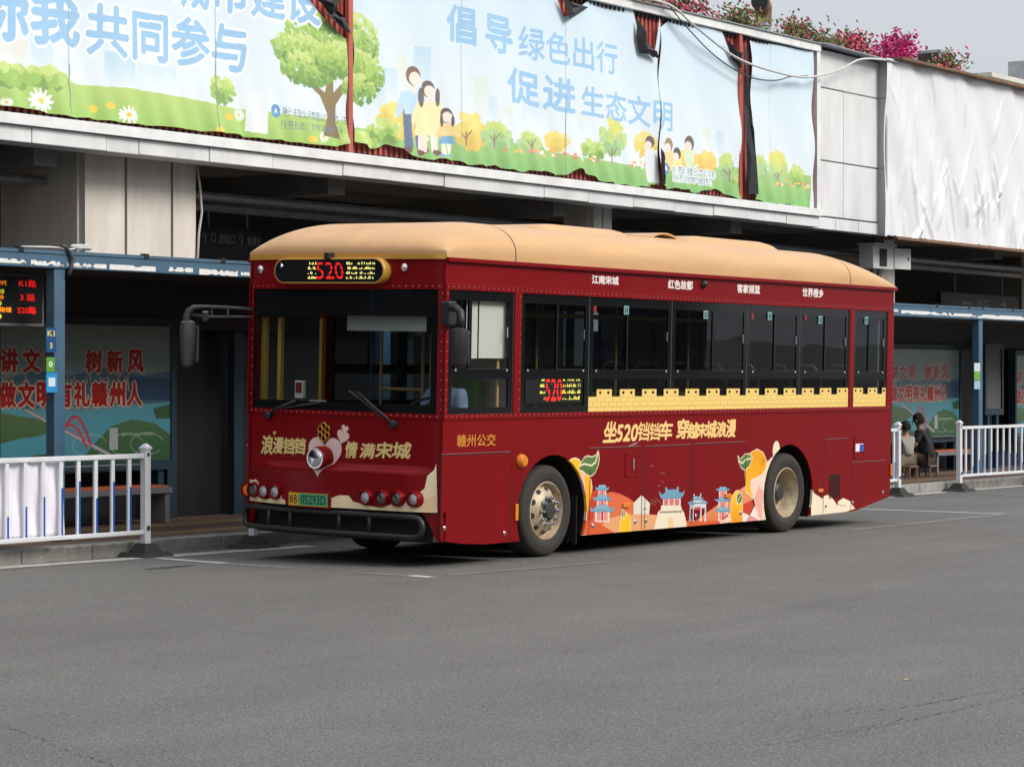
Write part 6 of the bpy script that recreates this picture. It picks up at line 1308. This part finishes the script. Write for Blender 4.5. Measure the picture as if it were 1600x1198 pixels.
# ---- wheels
def wheel(x, y, side, front):
    """side -1 faces local -y"""
    w = empty('wheel', (x, y, .481)); w.parent = bus; s = side; R_ = .481
    prof = [(.300, -.02), (.315, -.035), (.36, -.052), (.42, -.050), (.455, -.035), (.474, -.012), (.480, .03), (.481, .10), (.481, .20), (.474, .25), (.40, .275), (.30, .27)]
    tb = MB().lathe([(r, h) for r, h in prof], (0, 0, 0), 'y', 72, False)
    ty = tb.build('tyre', M['tyre'], w, smooth=True)
    gr = MB()
    for hh in (.06, .115, .17): gr.lathe([(.4815, hh-.006), (.4815, hh+.006)], (0, 0, 0), 'y', 48, False)
    gr.lathe([(.385, -.0535), (.389, -.0545), (.393, -.0535)], (0, 0, 0), 'y', 60, False); gr.build('tread_groove', M['joint'], ty, fix=False)
    if front:
        rp = [(.303, -.022), (.306, -.034), (.296, -.038), (.288, -.020), (.280, .03), (.268, .036), (.235, .0), (.165, -.055), (.150, -.060), (.118, -.060), (.118, .0)]
        rm = MB().lathe(rp, (0, 0, 0), 'y', 60, False).build('rim', M['rim'], w, smooth=True)
        for k in range(10):
            a = 2*math.pi*k/10+.2; d = Vector((.226*math.cos(a), -.006, .226*math.sin(a))); nrm = Vector((math.cos(a)*.62, -.78, math.sin(a)*.62)).normalized()
            q1 = nrm.cross(Vector((-math.sin(a), 0, math.cos(a)))).normalized(); q2 = Vector((-math.sin(a), 0, math.cos(a)))
            MB().add([d+nrm*.006+q1*.027*math.cos(t)+q2*.031*math.sin(t) for t in np.linspace(0, 2*math.pi, 17)[:-1]], [tuple(range(16))]).build('hand_hole', M['joint'], rm, fix=False)
        hb = MB().lathe([(.116, .02), (.116, -.03), (.112, -.05), (.095, -.055), (.088, -.085), (.08, -.095), (.001, -.098)], (0, 0, 0), 'y', 32, False).build('hub', M['hub'], w, smooth=True)
        for k in range(10): a = 2*math.pi*k/10; MB().lathe([(.021, -.055), (.021, -.085), (.015, -.09), (.015, -.112), (.001, -.114)], (.142*math.cos(a), 0, .142*math.sin(a)), 'y', 6, False).build('wheel_nut', M['steelgrey'], w)
    else:
        rp = [(.303, -.022), (.306, -.034), (.296, -.038), (.288, -.022), (.276, .02), (.258, .06), (.252, .12), (.240, .155), (.20, .165), (.14, .17), (.11, .17)]
        rm = MB().lathe(rp, (0, 0, 0), 'y', 60, False).build('rim', M['rim'], w, smooth=True)
        for k in range(8):
            a = 2*math.pi*k/8; MB().add([(.20*math.cos(a)+.03*math.cos(t), .162, .20*math.sin(a)+.03*math.sin(t)) for t in np.linspace(0, 2*math.pi, 15)[:-1]], [tuple(range(14))]).build('hand_hole', M['joint'], rm, fix=False)
        MB().lathe([(.118, .17), (.118, .08), (.10, .06), (.085, .045), (.001, .04)], (0, 0, 0), 'y', 28, False).build('hub', M['hub'], w, smooth=True)
        for k in range(10): a = 2*math.pi*k/10; MB().lathe([(.018, .17), (.018, .13), (.001, .128)], (.142*math.cos(a), 0, .142*math.sin(a)), 'y', 6, False).build('wheel_nut', M['steelgrey'], w)
    return w
wf = wheel(FWX, .105, -1, True); wr = wheel(RWX, .075, -1, False)
for src, x in ((wf, FWX), (wr, RWX)):
    o = copy_tree(src, bus); o.location = (x, BW-.105, .481-.052); o.rotation_euler = (0, 0, math.pi)
ax_ = MB().tube([(RWX, .3, .48), (RWX, BW-.3, .46)], .09, 12).tube([(FWX, .3, .42), (FWX, BW-.3, .40)], .07, 12); B(ax_, 'axle', 'under')
# ---- driver
dx_, dz_ = Pb(709, 615, .45); RBm = Matrix.Rotation(ROLL, 3, 'X')
hipx, hipy = .90, .60
Jd = [(0, 0, 0, .14, .12), (0, .02, .22, .135, .11), (-.02, 0, .44, .16, .10), (-.03, 0, .55, .06), (-.04, 0, .60, .055), (-.05, 0, .69, .085, .09), (-.06, 0, .77, .075),
      (-.03, -.19, .47, .055), (-.12, -.25, .22, .046), (-.34, -.18, .16, .034), (-.03, .19, .47, .055), (-.12, .25, .22, .046), (-.34, .16, .18, .034),
      (-.05, -.10, -.02, .085), (-.42, -.12, .04, .06), (-.46, -.12, -.36, .045), (-.55, -.12, -.40, .04), (-.05, .10, -.02, .085), (-.42, .12, .04, .06), (-.46, .12, -.36, .045), (-.55, .12, -.40, .04)]
loc = RBm@Vector((hipx, hipy, 1.22))
person('driver in a light blue shirt sitting at the wheel of the bus', tuple(loc), 0, Jd, Ea, ((-.05, 0, .70), .095, None, (-1, 0)),
       [('shirt', [(0, 0, -.02, .165, .15), (0, .02, .22, .165, .14), (-.02, 0, .44, .185, .125), (-.025, 0, .53, .085), (-.03, -.195, .47, .08), (-.10, -.245, .27, .072), (-.03, .195, .47, .08), (-.10, .245, .27, .072)], [(0, 1), (1, 2), (2, 3), (2, 4), (4, 5), (2, 6), (6, 7)], M['bluesh']),
        ('trousers', [(0, 0, -.03, .155, .13), (-.05, -.10, -.02, .10), (-.42, -.12, .04, .078), (-.46, -.12, -.33, .06), (-.05, .10, -.02, .10), (-.42, .12, .04, .078), (-.46, .12, -.33, .06)], [(0, 1), (1, 2), (2, 3), (0, 4), (4, 5), (5, 6)], M['trous'])],
       [(9, (-1, .1, .1), (0, 0, 1), .95, .7), (12, (-1, -.1, .1), (0, 0, 1), .95, .7)])

lf_ = MB().add([(0, 0, .006), (.03, .01, .012), (.055, 0, .006), (.03, -.012, .008)], [(0, 1, 2), (0, 2, 3)]).build('leaf', mat('dry_leaf', (.45, .30, .06), .7), solid=.001); lf_.location = (*Pg(1413, 1063), 0)
tag(lf_, 'single small yellow leaf lying on the asphalt at lower right', 'leaf')
